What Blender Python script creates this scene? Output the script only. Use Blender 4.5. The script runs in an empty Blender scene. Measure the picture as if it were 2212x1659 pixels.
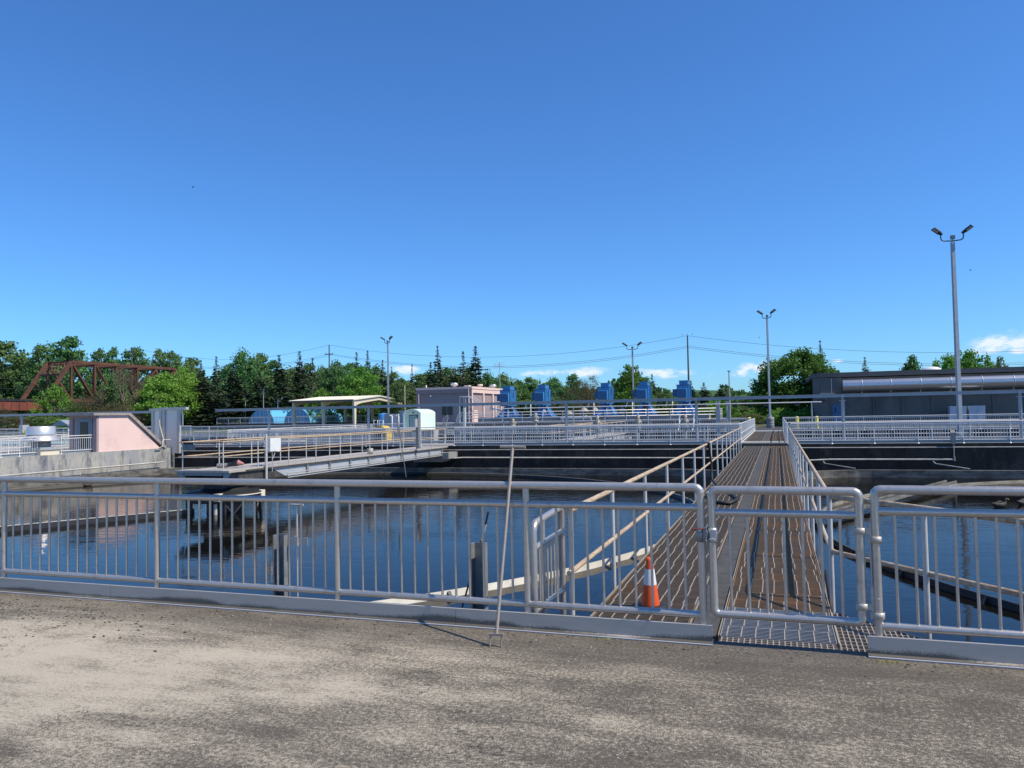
import bpy, math, random
from math import sin, cos, pi, radians, sqrt, atan2, asin
from mathutils import Vector, Matrix
SC = bpy.context.scene
COL = SC.collection
rnd = random.Random(7)

# ------------------------------------------------------------------ camera
FPX, PITCH, ROLL, YAW, EYE = 1683.84, .0398491, -.0185609, .327549, 1.6   # focal length in px of a 2212 px wide picture
fw = Vector((0, cos(PITCH), sin(PITCH))); rt = Vector((1, 0, 0)); up = rt.cross(fw)
CR = rt*cos(ROLL)+up*sin(ROLL); CU = -rt*sin(ROLL)+up*cos(ROLL)
RZ = Matrix.Rotation(YAW, 3, 'Z')
CR, CU, CW = RZ @ CR, RZ @ CU, RZ @ fw
cam = bpy.data.cameras.new('camera'); camo = bpy.data.objects.new('camera', cam); COL.objects.link(camo)
cam.sensor_width = 36; cam.lens = 36*FPX/2212; cam.clip_start = .05; cam.clip_end = 9000
M = Matrix.Identity(4)
for i in range(3):
    M[i][0], M[i][1], M[i][2] = CR[i], CU[i], -CW[i]
M[2][3] = EYE
camo.matrix_world = M
SC.camera = camo
def ray(x, y): return CW + CR*((x-1106)/FPX) - CU*((y-829.5)/FPX)
def atY(x, y, Y):
    d = ray(x, y); return Vector((0, 0, EYE))+d*(Y/d.y)
def atX(x, y, X):
    d = ray(x, y); return Vector((0, 0, EYE))+d*(X/d.x)
def Zm(x0, y0, w=400):
    k = w/2212*.57604
    return lambda a, b: (x0*.57604+a*k, y0*.57604+b*k)

# ------------------------------------------------------------------ sky, sun, exposure
SUN = Vector((.79, -.035, 1)).normalized()
SEL = asin(SUN.z); SAZ = atan2(SUN.x, SUN.y)
wd = bpy.data.worlds.new('World'); SC.world = wd; wd.use_nodes = True
NT = wd.node_tree; N = NT.nodes; L = NT.links
bg = N['Background']
sky = N.new('ShaderNodeTexSky'); sky.sky_type = 'NISHITA'; sky.sun_disc = False
sky.sun_elevation = SEL; sky.sun_rotation = SAZ
sky.air_density = 1.0; sky.dust_density = .25; sky.ozone_density = 3.0; sky.altitude = 100
def mth(nt, op, a, b=None, c=None):
    n = nt.nodes.new('ShaderNodeMath'); n.operation = op
    for i, v in enumerate((a, b, c)):
        if v is None: continue
        if isinstance(v, (int, float)): n.inputs[i].default_value = v
        else: nt.links.new(v, n.inputs[i])
    return n.outputs[0]
tc = N.new('ShaderNodeTexCoord'); sep = N.new('ShaderNodeSeparateXYZ'); L.new(tc.outputs['Generated'], sep.inputs[0])
AZ = mth(NT, 'ARCTAN2', sep.outputs[0], sep.outputs[1]); EL = mth(NT, 'ARCSINE', sep.outputs[2])
nz = N.new('ShaderNodeTexNoise'); nz.inputs['Scale'].default_value = 55; nz.inputs['Detail'].default_value = 7; nz.inputs['Roughness'].default_value = .6
mp = N.new('ShaderNodeMapping'); mp.inputs['Scale'].default_value = (1, 1, 1.9); L.new(tc.outputs['Generated'], mp.inputs[0]); L.new(mp.outputs[0], nz.inputs[0])
tot = None
for (x, y, w, h, st) in [(873, 799, 26, 9, 1.0), (1180, 806, 48, 8, .8), (1265, 803, 45, 10, .9), (1435, 806, 44, 9, 1.0), (1385, 803, 25, 7, .7), (1535, 812, 14, 5, .4),
                         (1632, 796, 30, 15, .9), (1603, 806, 22, 8, .9), (1690, 800, 24, 8, .5), (1809, 779, 13, 5, .6), (2150, 742, 34, 14, 1.0), (2205, 740, 26, 10, .9), (2195, 758, 24, 6, .6), (2330, 720, 80, 22, 1), (-150, 770, 60, 14, .8), (2130, 757, 30, 8, .8)]:
    d = ray(x, y).normalized(); a0 = atan2(d.x, d.y); e0 = asin(d.z)
    u = mth(NT, 'DIVIDE', mth(NT, 'SUBTRACT', AZ, a0), w/FPX); v = mth(NT, 'DIVIDE', mth(NT, 'SUBTRACT', EL, e0), h/FPX)
    q = mth(NT, 'ADD', mth(NT, 'MULTIPLY', u, u), mth(NT, 'MULTIPLY', v, v))
    g = mth(NT, 'MULTIPLY', mth(NT, 'EXPONENT', mth(NT, 'MULTIPLY', q, -.8)), st)
    tot = g if tot is None else mth(NT, 'MAXIMUM', tot, g)
dens = mth(NT, 'MULTIPLY', tot, mth(NT, 'ADD', mth(NT, 'MULTIPLY', mth(NT, 'SUBTRACT', nz.outputs[0], .5), 3.2), .75))
mr = N.new('ShaderNodeMapRange'); mr.interpolation_type = 'SMOOTHSTEP'; mr.inputs[1].default_value = .12; mr.inputs[2].default_value = .75; mr.inputs[4].default_value = .85
L.new(dens, mr.inputs[0])
mixc = N.new('ShaderNodeMixRGB'); mixc.inputs[2].default_value = (7.2, 7.6, 8.6, 1)
hsv = N.new('ShaderNodeHueSaturation'); hsv.inputs['Saturation'].default_value = 1.0; hsv.inputs['Hue'].default_value = .5
tint = N.new('ShaderNodeMixRGB'); tint.blend_type = 'MULTIPLY'; tint.inputs[0].default_value = 1; tint.inputs[2].default_value = (.46, .85, 1.32, 1)   # a clear spring sky, deep blue
L.new(sky.outputs[0], hsv.inputs['Color']); L.new(hsv.outputs[0], tint.inputs[1]); L.new(tint.outputs[0], mixc.inputs[1]); L.new(mr.outputs[0], mixc.inputs[0]); L.new(mixc.outputs[0], bg.inputs[0])
bg.inputs[1].default_value = .130
sl = bpy.data.lights.new('sun', 'SUN'); sl.energy = 5.0; sl.angle = radians(.53); sl.color = (1, .92, .75)
so = bpy.data.objects.new('sun', sl); COL.objects.link(so); so.rotation_euler = SUN.to_track_quat('Z', 'Y').to_euler(); so.location = (30, -5, 60)
vs = SC.view_settings; vs.view_transform = 'Standard'; vs.look = 'None'; vs.exposure = 0; vs.gamma = 1; vs.use_curve_mapping = False
SC.render.engine = 'CYCLES'

# ------------------------------------------------------------------ materials
def mat(name, col, rough=.6, metal=0., col2=None, scale=4., detail=5, cmin=.35, cmax=.65, stretch=(1, 1, 1), bump=0., bscale=None, col3=None, s3=1., c3=(.5, .6), coords='Object', rvar=0, spec=None):
    m = bpy.data.materials.new(name); m.use_nodes = True
    nt = m.node_tree; b = nt.nodes['Principled BSDF']
    b.inputs['Base Color'].default_value = (*col, 1); b.inputs['Roughness'].default_value = rough; b.inputs['Metallic'].default_value = metal
    if spec is not None: b.inputs['Specular IOR Level'].default_value = spec
    tcn = nt.nodes.new('ShaderNodeTexCoord'); mpn = nt.nodes.new('ShaderNodeMapping'); mpn.inputs['Scale'].default_value = stretch
    if coords == 'World':
        gn = nt.nodes.new('ShaderNodeNewGeometry'); nt.links.new(gn.outputs['Position'], mpn.inputs[0])
    else: nt.links.new(tcn.outputs[coords], mpn.inputs[0])
    out = None
    if col2 is not None:
        n = nt.nodes.new('ShaderNodeTexNoise'); n.inputs['Scale'].default_value = scale; n.inputs['Detail'].default_value = detail; n.inputs['Roughness'].default_value = .65
        nt.links.new(mpn.outputs[0], n.inputs[0])
        r = nt.nodes.new('ShaderNodeValToRGB'); r.color_ramp.elements[0].position = cmin; r.color_ramp.elements[1].position = cmax
        r.color_ramp.elements[0].color = (*col, 1); r.color_ramp.elements[1].color = (*col2, 1)
        nt.links.new(n.outputs[0], r.inputs[0]); out = r.outputs[0]
        if col3 is not None:
            n3 = nt.nodes.new('ShaderNodeTexNoise'); n3.inputs['Scale'].default_value = s3; n3.inputs['Detail'].default_value = 6; n3.inputs['Roughness'].default_value = .7
            nt.links.new(mpn.outputs[0], n3.inputs[0])
            mrr = nt.nodes.new('ShaderNodeMapRange'); mrr.inputs[1].default_value = c3[0]; mrr.inputs[2].default_value = c3[1]; nt.links.new(n3.outputs[0], mrr.inputs[0])
            mx = nt.nodes.new('ShaderNodeMixRGB'); mx.inputs[2].default_value = (*col3, 1); nt.links.new(mrr.outputs[0], mx.inputs[0]); nt.links.new(out, mx.inputs[1]); out = mx.outputs[0]
    if rvar:
        oi = nt.nodes.new('ShaderNodeObjectInfo'); hs = nt.nodes.new('ShaderNodeHueSaturation')
        hv = mth(nt, 'ADD', mth(nt, 'MULTIPLY', mth(nt, 'SUBTRACT', oi.outputs['Random'], .5), rvar), 1.0)
        nt.links.new(hv, hs.inputs['Value'])
        h2 = mth(nt, 'ADD', mth(nt, 'MULTIPLY', mth(nt, 'SUBTRACT', mth(nt, 'FRACT', mth(nt, 'MULTIPLY', oi.outputs['Random'], 7.3)), .5), .045), .5)
        nt.links.new(h2, hs.inputs['Hue'])
        if out is None: hs.inputs['Color'].default_value = (*col, 1)
        else: nt.links.new(out, hs.inputs['Color'])
        out = hs.outputs[0]
    if out is not None: nt.links.new(out, b.inputs['Base Color'])
    if bump:
        nb = nt.nodes.new('ShaderNodeTexNoise'); nb.inputs['Scale'].default_value = bscale or scale*3; nb.inputs['Detail'].default_value = 6
        nt.links.new(mpn.outputs[0], nb.inputs[0])
        bp = nt.nodes.new('ShaderNodeBump'); bp.inputs['Strength'].default_value = bump; bp.inputs['Distance'].default_value = .02
        nt.links.new(nb.outputs[0], bp.inputs['Height']); nt.links.new(bp.outputs[0], b.inputs['Normal'])
    return m
MT = {}
MT['alu'] = mat('brushed_aluminium', (.54, .49, .44), .33, .62, (.60, .55, .50), 30, stretch=(1, 1, 1), bump=.05, bscale=60, col3=(.40, .37, .34), s3=7, c3=(.56, .70), coords='World')
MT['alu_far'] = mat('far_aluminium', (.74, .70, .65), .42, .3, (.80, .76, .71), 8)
MT['toe'] = mat('toe_board_aluminium', (.54, .48, .415), .45, .2, (.49, .44, .385), 6, stretch=(1, 1, 6))
MT['galv'] = mat('galvanised_steel', (.44, .43, .41), .45, .35, (.58, .565, .54), 14, detail=8)
MT['galv_d'] = mat('weathered_galvanised_steel', (.21, .21, .205), .55, .35, (.33, .325, .315), 10, detail=8)
MT['bluegrey'] = mat('blue_grey_painted_steel', (.31, .335, .37), .45, .2, (.37, .395, .42), 3)
MT['rust_rail'] = mat('rusted_handrail', (.45, .33, .21), .65, .1, (.34, .165, .07), 6, stretch=(3, 1.2, 3), cmin=.42, cmax=.72, col3=(.58, .50, .38), s3=11, c3=(.45, .65), coords='World')
MT['rail_post'] = mat('pale_galvanised_post', (.56, .53, .49), .45, .25, (.66, .635, .60), 9, coords='World', col3=(.35, .2, .1), s3=5, c3=(.66, .74))
MT['grate_r'] = mat('orange_rusted_grating', (.27, .165, .085), .75, 0, (.205, .14, .085), 2.2, coords='World', cmin=.35, cmax=.62, col3=(.36, .165, .06), s3=1.3, c3=(.50, .66))
MT['grate'] = mat('rusty_grating', (.215, .15, .095), .75, 0, (.175, .135, .095), 2.2, coords='World', cmin=.35, cmax=.62, col3=(.23, .12, .05), s3=1.1, c3=(.52, .68))
MT['grate_g'] = mat('grey_grating', (.42, .42, .41), .5, .4, (.34, .34, .33), 6, coords='World')
MT['rod'] = mat('worn_grating_rod', (.50, .43, .34), .5, .3, (.40, .33, .26), 20, coords='World')
MT['conc'] = mat('pale_concrete', (.34, .335, .32), .85, 0, (.24, .235, .23), 1.2, bump=.3, bscale=25, col3=(.16, .16, .165), s3=.7, c3=(.55, .72), coords='World')
MT['conc_far'] = mat('path_concrete', (.36, .35, .33), .9, 0, (.28, .27, .26), .8, coords='World')
MT['conc_dk'] = mat('dark_concrete', (.048, .045, .041), .85, 0, (.085, .08, .072), 9, bump=.4, bscale=60, coords='World')
MT['cream'] = mat('cream_paint', (.74, .66, .50), .6, 0, (.68, .60, .45), 3)
MT['creamroof'] = mat('cream_metal_roof', (.78, .72, .60), .5, .1)
MT['creamside'] = mat('cream_steel_frame', (.70, .60, .46), .6)
MT['pink'] = mat('pink_stucco', (.82, .585, .52), .85, 0, (.78, .55, .485), .9, detail=8, col3=(.60, .42, .41), s3=.5, c3=(.55, .75), bump=.15, bscale=40)
MT['pink_shade'] = mat('shaded_pink_stucco', (.34, .262, .262), .85, 0, (.31, .24, .245), .8, bump=.15, bscale=30)  # darker copy of the pink stucco, front shade put into the colour
MT['pinkcap'] = mat('stained_coping', (.42, .36, .33), .85, 0, (.25, .22, .2), 5)
MT['blue'] = mat('blue_machine_paint', (.045, .20, .42), .5, 0, (.055, .225, .46), 2)
MT['blue_d'] = mat('deep_blue_machine_paint', (.025, .10, .22), .55, 0, (.03, .12, .26), 2)
MT['blue_s'] = mat('sunlit_blue_stand', (.13, .33, .62), .5, 0, (.16, .38, .68), 2)  # lighter blue, sunlight on the gusset plates put into the colour
MT['blue_l'] = mat('light_blue_sheet', (.12, .46, .75), .45, .1, (.15, .50, .78), 3)
MT['blue_g'] = mat('grey_blue_end_wall', (.22, .36, .52), .55, 0, (.26, .42, .58), 1.5)
MT['castcream'] = mat('dull_cream_castings', (.42, .385, .31), .6, 0, (.33, .30, .25), 4)
MT['white'] = mat('white_paint', (.78, .78, .76), .5, 0, (.70, .70, .67), 5)
MT['yellow'] = mat('yellow_fibreglass', (.80, .52, .03), .5, 0, (.72, .46, .03), 3)
MT['yellow_b'] = mat('yellow_bollard_paint', (.80, .68, .04), .5)
MT['mint'] = mat('mint_fibreglass', (.68, .80, .70), .5, 0, (.63, .76, .66), 1.5)
MT['mint_d'] = mat('mint_recess', (.30, .42, .36), .6)
MT['black'] = mat('black_rubber', (.012, .012, .013), .6)
MT['dark'] = mat('dark_steel', (.03, .032, .036), .55, .3, (.05, .05, .055), 5)
MT['slime'] = mat('stained_steel', (.045, .042, .038), .6, .1, (.09, .08, .07), 4)
MT['window'] = mat('brown_window_glass', (.045, .04, .032), .25)
MT['door_b'] = mat('blue_door_paint', (.06, .15, .27), .5)
MT['door_g'] = mat('grey_door_frame', (.18, .23, .28), .5)
MT['silver'] = mat('silver_sheet_metal', (.74, .71, .68), .34, .55, (.68, .655, .63), 5)
MT['duct'] = mat('silver_duct', (.68, .655, .64), .30, .8, (.56, .54, .53), 9, stretch=(4, 1, 1), bump=.15, bscale=18)
MT['grey_w'] = mat('grey_board_concrete', (.145, .132, .12), .85, 0, (.175, .16, .145), .5, detail=9, col3=(.105, .096, .088), s3=.3, c3=(.5, .7), bump=.2, bscale=20, stretch=(1, 1, .5))
MT['greyfascia'] = mat('grey_fascia', (.105, .10, .095), .8, 0, (.12, .115, .11), 1)
MT['cab'] = mat('pale_lilac_cabinet', (.55, .55, .60), .5)
MT['orange'] = mat('orange_plastic', (.80, .10, .012), .45, 0, (.74, .085, .01), 6)
MT['reflect'] = mat('white_reflective_band', (.74, .74, .74), .45, 0, (.60, .60, .60), 30, cmin=.5, cmax=.75)
MT['rust'] = mat('rusted_bridge_steel', (.145, .058, .030), .75, 0, (.085, .036, .022), .35, detail=8, col3=(.19, .085, .05), s3=.9, c3=(.55, .7), coords='World')
MT['rust_r'] = mat('red_rust_girder', (.25, .065, .038), .75, 0, (.14, .042, .027), .3, detail=8, coords='World')
MT['stick'] = mat('worn_steel_stick', (.36, .30, .25), .5, .3, (.30, .26, .22), 12)
MT['red'] = mat('red_lever_paint', (.17, .035, .025), .6)
MT['pinkcone'] = mat('faded_red_plastic', (.40, .16, .155), .6)
MT['plate'] = mat('pale_bridge_panel', (.44, .46, .49), .45, .25, (.54, .55, .57), 1.2, detail=8, stretch=(1, 1, 2), col3=(.30, .31, .32), s3=1.8, c3=(.55, .75))  # pale plate for both side panels of the bridge
MT['deckplate'] = mat('bridge_deck_plate', (.46, .42, .37), .75, 0, (.36, .32, .28), 4)
MT['wood'] = mat('utility_pole_wood', (.11, .085, .065), .85, 0, (.16, .13, .10), 3, stretch=(4, 4, .3))
MT['bark'] = mat('bark', (.12, .095, .075), .9, 0, (.20, .17, .14), 3)
MT['twig'] = mat('grey_twigs', (.20, .165, .12), .9, 0, (.14, .115, .085), 2)
MT['bird'] = mat('bird_feathers', (.012, .012, .014), .7)
MT['duck'] = mat('duck_feathers', (.03, .026, .022), .7, 0, (.06, .05, .04), 20)
MT['wire'] = mat('power_line', (.05, .055, .06), .6)
MT['moss'] = mat('moss', (.12, .11, .035), .95, 0, (.18, .17, .07), 40)
MT['weirwall'] = mat('stained_trough_concrete', (.19, .178, .148), .9, 0, (.075, .07, .062), 1.6, detail=9, cmin=.40, cmax=.62, stretch=(1, 1, 3), col3=(.28, .27, .245), s3=2.3, c3=(.58, .72), coords='World')
MT['whitepaint'] = mat('dirty_white_baffle', (.52, .50, .45), .6, 0, (.36, .345, .30), 3, detail=8, coords='World')
MT['ringdark'] = mat('shaded_stained_baffle', (.03, .029, .025), .6, 0, (.018, .018, .015), 3, detail=8, coords='World')  # shade on the baffle faces put into the colour, along with stain
MT['lamp'] = mat('dark_lamp_housing', (.06, .065, .075), .45, .3)
MT['lens'] = mat('lamp_lens', (.42, .42, .40), .25)
def foliage(name, c1, c2, rough=.6, trans=.33):
    m = mat(name, c1, rough, 0, c2, .55, detail=4, cmin=.3, cmax=.7, rvar=.35, spec=.25)
    nt = m.node_tree; b = nt.nodes['Principled BSDF']; out = nt.nodes['Material Output']
    tr = nt.nodes.new('ShaderNodeBsdfTranslucent'); mx = nt.nodes.new('ShaderNodeMixShader'); mx.inputs[0].default_value = trans
    src = b.inputs['Base Color'].links[0].from_socket
    nt.links.new(src, tr.inputs[0]); nt.links.new(b.outputs[0], mx.inputs[1]); nt.links.new(tr.outputs[0], mx.inputs[2]); nt.links.new(mx.outputs[0], out.inputs[0])
    return m
MT['leaf_mid'] = foliage('mid_green_leaves', (.108, .215, .068), (.18, .31, .105))
MT['leaf_bright'] = foliage('fresh_green_leaves', (.135, .275, .035), (.21, .37, .065))
MT['leaf_olive'] = foliage('olive_leaves', (.10, .155, .045), (.165, .21, .075))
MT['leaf_dark'] = foliage('dark_maple_leaves', (.075, .175, .024), (.13, .255, .042))
MT['needle'] = foliage('dark_conifer_needles', (.030, .05, .024), (.06, .082, .04), .7, .1)
MT['needle2'] = foliage('grey_green_needles', (.05, .075, .035), (.095, .115, .055), .7, .1)
MT['leaf_brown'] = foliage('brown_budding_twigs', (.11, .085, .045), (.16, .125, .07))
MT['wood_mass'] = foliage('distant_woodland_leaves', (.06, .13, .04), (.115, .20, .068))

# board-marked, streaked tank walls; pavement; ground; water
def stained_wall(name, a, b_, c, d):
    m = bpy.data.materials.new(name); m.use_nodes = True; nt = m.node_tree; b = nt.nodes['Principled BSDF']; b.inputs['Roughness'].default_value = .85
    g = nt.nodes.new('ShaderNodeNewGeometry')
    def nn(sc, st, det=7):
        mp = nt.nodes.new('ShaderNodeMapping'); mp.inputs['Scale'].default_value = st; nt.links.new(g.outputs['Position'], mp.inputs[0])
        n = nt.nodes.new('ShaderNodeTexNoise'); n.inputs['Scale'].default_value = sc; n.inputs['Detail'].default_value = det; n.inputs['Roughness'].default_value = .68; nt.links.new(mp.outputs[0], n.inputs[0]); return n.outputs[0]
    def mr(v, lo, hi):
        r = nt.nodes.new('ShaderNodeMapRange'); r.inputs[1].default_value = lo; r.inputs[2].default_value = hi; nt.links.new(v, r.inputs[0]); return r.outputs[0]
    def mix(f, c1, c2):
        x = nt.nodes.new('ShaderNodeMixRGB'); nt.links.new(f, x.inputs[0])
        for i, cc in ((1, c1), (2, c2)):
            if isinstance(cc, tuple): x.inputs[i].default_value = (*cc, 1)
            else: nt.links.new(cc, x.inputs[i])
        return x.outputs[0]
    o = mix(mr(nn(.8, (1, 1, 1)), .38, .62), a, b_)
    o = mix(mr(nn(2.2, (1, 1, .22)), .50, .64), o, c)
    o = mix(mr(nn(1.1, (1, 1, .5), 9), .54, .66), o, d)
    o = mix(mr(nn(.9, (1, 1, .35), 10), .52, .62), o, c)
    nt.links.new(o, b.inputs['Base Color'])
    bp = nt.nodes.new('ShaderNodeBump'); bp.inputs['Strength'].default_value = .35; bp.inputs['Distance'].default_value = .03; nt.links.new(nn(9, (1, 1, 1)), bp.inputs['Height']); nt.links.new(bp.outputs[0], b.inputs['Normal'])
    return m
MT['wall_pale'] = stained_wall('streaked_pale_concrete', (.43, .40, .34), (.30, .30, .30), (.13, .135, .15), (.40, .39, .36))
MT['wall_dark'] = stained_wall('shaded_concrete', (.013, .013, .0135), (.026, .025, .023), (.007, .007, .008), (.055, .05, .043))  # shaded copy of the tank concrete, wall shade painted near black

def pavement_mat():
    m = bpy.data.materials.new('weathered_pavement'); m.use_nodes = True; nt = m.node_tree; b = nt.nodes['Principled BSDF']; b.inputs['Roughness'].default_value = .9; b.inputs['Specular IOR Level'].default_value = .25
    g = nt.nodes.new('ShaderNodeNewGeometry')
    def nn(sc, st=(1, 1, 1), det=6, ro=.62, rot=0):
        mp = nt.nodes.new('ShaderNodeMapping'); mp.inputs['Scale'].default_value = st; mp.inputs['Rotation'].default_value = (0, 0, rot); nt.links.new(g.outputs['Position'], mp.inputs[0])
        n = nt.nodes.new('ShaderNodeTexNoise'); n.inputs['Scale'].default_value = sc; n.inputs['Detail'].default_value = det; n.inputs['Roughness'].default_value = ro; nt.links.new(mp.outputs[0], n.inputs[0]); return n.outputs[0]
    def mr(v, lo, hi, a=0, c=1):
        r = nt.nodes.new('ShaderNodeMapRange'); r.inputs[1].default_value = lo; r.inputs[2].default_value = hi; r.inputs[3].default_value = a; r.inputs[4].default_value = c; nt.links.new(v, r.inputs[0]); return r.outputs[0]
    sp = nt.nodes.new('ShaderNodeSeparateXYZ'); nt.links.new(g.outputs['Position'], sp.inputs[0])
    big = nn(.42, (1, 1, 1), 4); mid = nn(1.7, (1, 1.2, 1), 8, .7); fine = nn(42, (1, 1, 1), 5, .75); grain = nn(160, (1, 1, 1), 3, .8)
    streak = nn(1.3, (.45, 2.2, 1), 9, .74, .18)
    # pale dusty area lies on the left part of the yard
    dx = mth(nt, 'ADD', sp.outputs[0], 4.3); dy = mth(nt, 'SUBTRACT', sp.outputs[1], 4.0)
    q = mth(nt, 'ADD', mth(nt, 'MULTIPLY', mth(nt, 'MULTIPLY', dx, dx), .16), mth(nt, 'MULTIPLY', mth(nt, 'MULTIPLY', dy, dy), .75))
    dust = mth(nt, 'EXPONENT', mth(nt, 'MULTIPLY', q, -1.0))
    f = mth(nt, 'ADD', mth(nt, 'MULTIPLY', mth(nt, 'SUBTRACT', big, .5), .7), mth(nt, 'MULTIPLY', mth(nt, 'SUBTRACT', mid, .5), 1.1))
    f = mth(nt, 'ADD', f, mth(nt, 'MULTIPLY', mth(nt, 'SUBTRACT', streak, .5), 1.3))
    f = mth(nt, 'ADD', f, mth(nt, 'MULTIPLY', dust, .50))
    amp = mth(nt, 'SUBTRACT', 1.0, mth(nt, 'MULTIPLY', dust, .45))
    gr = mth(nt, 'ADD', mth(nt, 'MULTIPLY', mth(nt, 'SUBTRACT', fine, .5), 2.3), mth(nt, 'MULTIPLY', mth(nt, 'SUBTRACT', grain, .5), 2.8))
    f1 = mth(nt, 'ADD', f, mth(nt, 'MULTIPLY', gr, amp))
    k = mr(f1, .01, .48)
    def mix(fac, c1, c2):
        x = nt.nodes.new('ShaderNodeMixRGB'); nt.links.new(fac, x.inputs[0])
        for i, cc in ((1, c1), (2, c2)):
            if isinstance(cc, tuple): x.inputs[i].default_value = (*cc, 1)
            else: nt.links.new(cc, x.inputs[i])
        return x.outputs[0]
    o = mix(k, (.108, .091, .072), (.52, .45, .345))
    edge = mr(mth(nt, 'ADD', sp.outputs[1], mth(nt, 'MULTIPLY', mth(nt, 'SUBTRACT', mid, .5), 1.6)), 4.75, 5.4)   # dirt that gathers along the fence
    o = mix(mth(nt, 'MULTIPLY', edge, .55), o, (.105, .092, .080))
    # hairline cracks, only here and there
    ck = mth(nt, 'ABSOLUTE', mth(nt, 'SUBTRACT', nn(.55, (1, 1, 1), 6, .62, .6), .5))
    crk = mth(nt, 'MULTIPLY', mr(ck, .0035, .0005), mr(nn(.5, (1, 1, 1), 2, .5, 1.0), .50, .58))
    o = mix(mth(nt, 'MULTIPLY', crk, .75), o, (.045, .04, .034))
    blk = mr(nn(7.5, (1, 1.6, 1), 4, .6), .70, .74)
    o = mix(mth(nt, 'MULTIPLY', blk, .55), o, (.07, .06, .05))
    spk = mr(nn(75, (1, 1, 1), 2, .5), .74, .78)
    o = mix(mth(nt, 'MULTIPLY', spk, .8), o, (.62, .60, .55))
    nt.links.new(o, b.inputs['Base Color'])
    bp = nt.nodes.new('ShaderNodeBump'); bp.inputs['Strength'].default_value = .8; bp.inputs['Distance'].default_value = .015
    nt.links.new(mth(nt, 'ADD', mth(nt, 'MULTIPLY', fine, .7), mth(nt, 'ADD', mth(nt, 'MULTIPLY', grain, .35), mth(nt, 'MULTIPLY', mid, .8))), bp.inputs['Height']); nt.links.new(bp.outputs[0], b.inputs['Normal'])
    return m
def algae(m, z0, z1):
    nt = m.node_tree; b = nt.nodes['Principled BSDF']; g = nt.nodes.new('ShaderNodeNewGeometry'); sp = nt.nodes.new('ShaderNodeSeparateXYZ'); nt.links.new(g.outputs['Position'], sp.inputs[0])
    n = nt.nodes.new('ShaderNodeTexNoise'); n.inputs['Scale'].default_value = 1.3; n.inputs['Detail'].default_value = 3; nt.links.new(g.outputs['Position'], n.inputs[0])
    n2 = nt.nodes.new('ShaderNodeTexNoise'); n2.inputs['Scale'].default_value = 70; n2.inputs['Detail'].default_value = 5; nt.links.new(g.outputs['Position'], n2.inputs[0])
    top = mth(nt, 'ADD', mth(nt, 'ADD', mth(nt, 'MULTIPLY', n.outputs[0], .16), -.045), mth(nt, 'MULTIPLY', n2.outputs[0], .045))
    f = mth(nt, 'MULTIPLY', mth(nt, 'SUBTRACT', top, sp.outputs[2]), 40); c = nt.nodes.new('ShaderNodeClamp'); nt.links.new(f, c.inputs[0])
    mx = nt.nodes.new('ShaderNodeMixRGB'); mx.inputs[2].default_value = (.045, .042, .034, 1); nt.links.new(mth(nt, 'MULTIPLY', c.outputs[0], .8), mx.inputs[0]); nt.links.new(b.inputs['Base Color'].links[0].from_socket, mx.inputs[1]); nt.links.new(mx.outputs[0], b.inputs['Base Color'])
algae(MT['toe'], 0, .07)
MT['pave'] = pavement_mat()
MT['road'] = mat('shaded_old_asphalt', (.045, .044, .042), .9, 0, (.07, .068, .064), .9, detail=9, coords='World')  # asphalt whose dark tone also paints the tree shade on the ground
MT['grit'] = mat('loose_grit', (.10, .085, .065), .9, 0, (.05, .043, .034), 30)
MT['chip'] = mat('pale_chips', (.55, .52, .46), .85, 0, (.40, .37, .32), 30)
MT['ground'] = mat('grassy_ground', (.07, .10, .03), .95, 0, (.13, .13, .06), .08, detail=9, coords='World', col3=(.16, .15, .12), s3=.03, c3=(.5, .6))
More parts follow.
